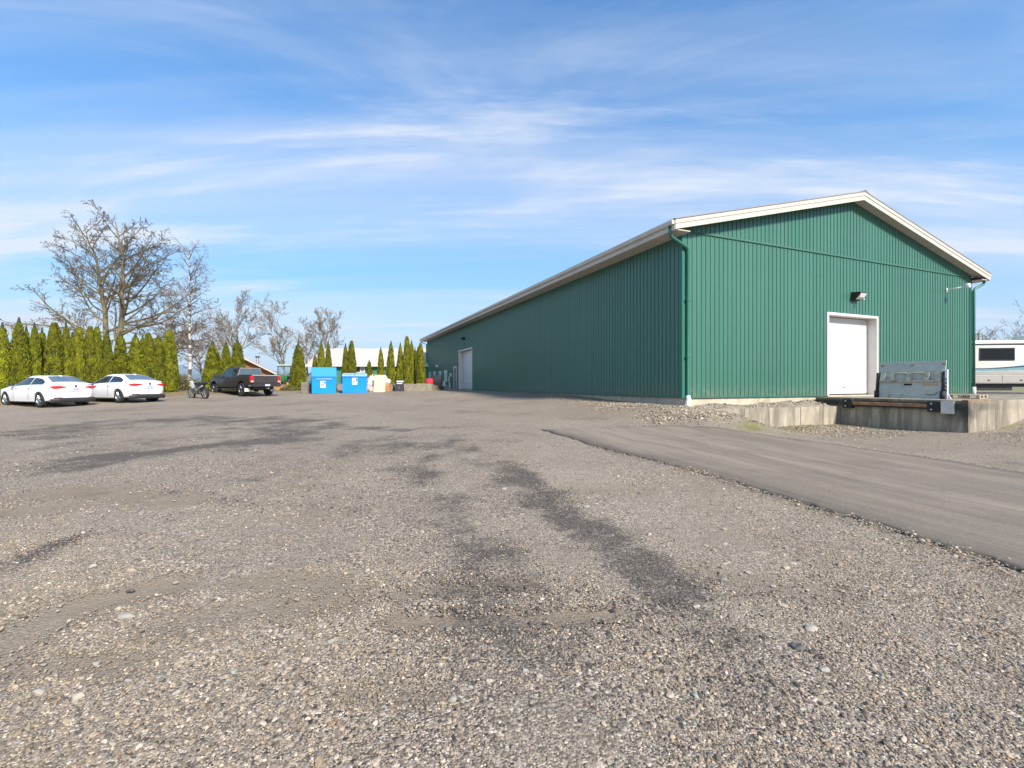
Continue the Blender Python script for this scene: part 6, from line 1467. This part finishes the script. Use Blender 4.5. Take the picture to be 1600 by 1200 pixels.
# ------------------------------------------------------------------ shrubs, grass, pole, hills
def leaf_cloud(name, loc, rx, rz, n, m, label, seed, twigs=0, tw=None, lw=.05):
    r = np.random.default_rng(seed); o = thing(name, loc, 0, label, 'shrub')
    d = r.normal(size=(n,3)); d /= np.linalg.norm(d,axis=1)[:,None]; q = d*(r.random((n,1))**.4)*np.array([rx,rx*.8,rz])+np.array([0,0,rz*.9]); q[:,2] = np.abs(q[:,2])
    a = r.normal(size=(n,3)); a /= np.linalg.norm(a,axis=1)[:,None]; b = np.cross(a, r.normal(size=(n,3))); b /= np.linalg.norm(b,axis=1)[:,None]
    V = np.stack([q-a*lw,q-b*lw*.5,q+a*lw,q+b*lw*.5],1).reshape(-1,3); me = bpy.data.meshes.new('foliage'); me.from_pydata(V.tolist(),[],np.arange(n*4).reshape(-1,4).tolist()); me.materials.append(m)
    c = bpy.data.objects.new('foliage', me); COL.objects.link(c); c.parent = o
    if twigs:
        mb = MB()
        for k in range(twigs):
            an = r.uniform(0,6.28); e = (math.cos(an)*rx*r.uniform(.3,1), math.sin(an)*rx*.8*r.uniform(.3,1), rz*r.uniform(1.0,2.1)); mb.tube([(e[0]*.15,e[1]*.15,0),(e[0]*.6,e[1]*.6,e[2]*.55),e], [.02,.014,.008], 3, cap=False)
        mb.build('stems', tw or TWIG2, o, fixn=False)
    return o
BUSH = mat('bush_leaf', (.12,.115,.035), .8, var=.4, scale=2); BUSHB = mat('bush_brown', (.17,.12,.075), .85, var=.35, scale=2)
for i, (px, py, Y, rx, rz, m, lab) in enumerate([(273,600,35,.95,.75,BUSH,'low olive shrub at the left of the birch trunk'),(287,598,35.5,.8,.7,BUSHB,'brown twiggy shrub at the foot of the birch'),(303,600,35,.55,.5,CEDAR,'small bright green shrub right of the birch trunk'),(455,603,37,.9,.22,BUSH,'low grassy shrub left of the lone cedar')]):
    p = A(px,py,Y); leaf_cloud('shrub', (p.x,Y,float(H(p.x,Y))), rx, rz, 1600, m, lab, 60+i, 40, TWIG2)
def grass():
    V = []; Fc = []; r = np.random.default_rng(8)
    def tuft(x, y, h, w):
        z = float(HG(x,y))-.01
        for k in range(5):
            a = r.uniform(0,6.28); o = len(V); dx, dy = math.cos(a), math.sin(a); l = r.uniform(.3,1)*h
            V.extend([(x-dy*w,y+dx*w,z),(x+dy*w,y-dx*w,z),(x+dx*l*.45,y+dy*l*.45,z+l)]); Fc.append((o,o+1,o+2))
    hl = [(-27.5+.36*(y-22.4), y) for y in np.linspace(20,36,30)]
    for k in range(3200):
        y = r.uniform(19,37); x = -26.0+.36*(y-22.4)+r.normal(0,.9); tuft(x,y,r.uniform(.08,.28),.012)
    for u, v, s, n in ((3.2,-1.35,1.1,260),(9.9,-5.5,.8,200),(-.9,3.5,.7,160),(-.6,6.5,.6,120),(6.4,-1.4,.25,60)):
        for k in range(n):
            uu = u+r.normal()*s; vv = v+r.normal()*s*.25
            if (uu > -.1 and vv > -1.1 and uu < 6.8) or (uu > 6.8 and vv > -4.88): continue
            if v > 0: uu, vv = -.12-abs(r.normal())*.35, v+r.normal()*s*2
            p = B(uu,vv); tuft(p[0],p[1],r.uniform(.03,.11),.008)
    for k in range(1500): tuft(r.normal(-17.3,2.2), r.normal(37.2,.7), r.uniform(.06,.2), .012)
    me = bpy.data.meshes.new('rough_grass'); me.from_pydata(V,[],Fc); m = mat('rough_grass', (.20,.175,.045), .85, var=.45, scale=1.2, dirt=(.33,.25,.12), dirt_amt=.7, dirt_scale=.9, dirt_lo=.46); me.materials.append(m)
    o = bpy.data.objects.new('rough_grass', me); COL.objects.link(o); tag(o, 'rough yellow-green grass and weeds along the verges', 'grass', kind='stuff')
    # tall tan reeds of the field beyond the hedge
    V = []; Fc = []
    for k in range(9000):
        x = r.uniform(-75,-20); y = r.uniform(60,100); z = float(CZ-.75); h = r.uniform(.5,1.25); a = r.uniform(0,6.28); o = len(V); w = .035
        V.extend([(x-w,y,z),(x+w,y,z),(x+math.cos(a)*.2,y+math.sin(a)*.2,z+h)]); Fc.append((o,o+1,o+2))
    me = bpy.data.meshes.new('field_reeds'); me.from_pydata(V,[],Fc); me.materials.append(mat('reed', (.42,.33,.21), .9, var=.3, scale=.3))
    o = bpy.data.objects.new('field_reeds', me); COL.objects.link(o); tag(o, 'tall dry tan reeds in the field beyond the hedge', 'reeds', kind='stuff')
grass()
def pole():
    p = A(1529,600,70); t = thing('utility_pole', (p.x,70,float(H(p.x,70))), 0, 'dark wooden utility pole above the motorhome roof by the warehouse', 'utility pole')
    MB().tube([(0,0,-.3),(0,0,8.6)], [.16,.11], 8).build('pole', BARK2, t); MB().box(-.7,.7,-.06,.06,8.0,8.12).build('crossarm', BARK2, t)
    for x in (-.6,.6): MB().tube([(x,0,8.12),(x,0,8.3)], .04, 6).build('insulator', GALV, t)
pole()
def hills():
    m = mat('forested_hill', (.028,.05,.055), .95, var=.35, scale=.004)
    for k, (dist, hmax, seed) in enumerate(((5200, 210, 3),(8200, 330, 8))):
        a = np.linspace(R(-80), R(80), 240); rows = []
        for t in np.linspace(0, 1, 9):
            rr = dist+t*1500; x = rr*np.sin(a); y = rr*np.cos(a)
            prof = hmax*(.35+.9*fbm(a*6+seed, a*0+seed, .55, seed, 5))*(.55+.45*np.cos((a+.75)*1.1))
            z = -40+prof*np.sin(t*np.pi*.5)**.8*(1+.08*(fbm(a*60,a*0+t*4,.5,seed+1)-.5)); rows.append(list(zip(x,y,z)))
        o = MB().grid(rows).build('hills', m, None, smooth=True); tag(o, kind='structure')
hills()

def haze():
    m = bpy.data.materials.new('haze'); m.use_nodes = True; N = m.node_tree.nodes; N.clear()
    out = N.new('ShaderNodeOutputMaterial'); pv = N.new('ShaderNodeVolumePrincipled'); pv.inputs['Density'].default_value = HAZE_D
    pv.inputs['Color'].default_value = (.70, .86, 1.0, 1); m.node_tree.links.new(pv.outputs[0], out.inputs['Volume'])
    o = MB().box(-12500, 12500, -300, 12500, -60, 430).build('haze', m); tag(o, 'thin blue distance haze over the valley', 'haze', kind='stuff')
HAZE_D = 1.2e-4
haze()
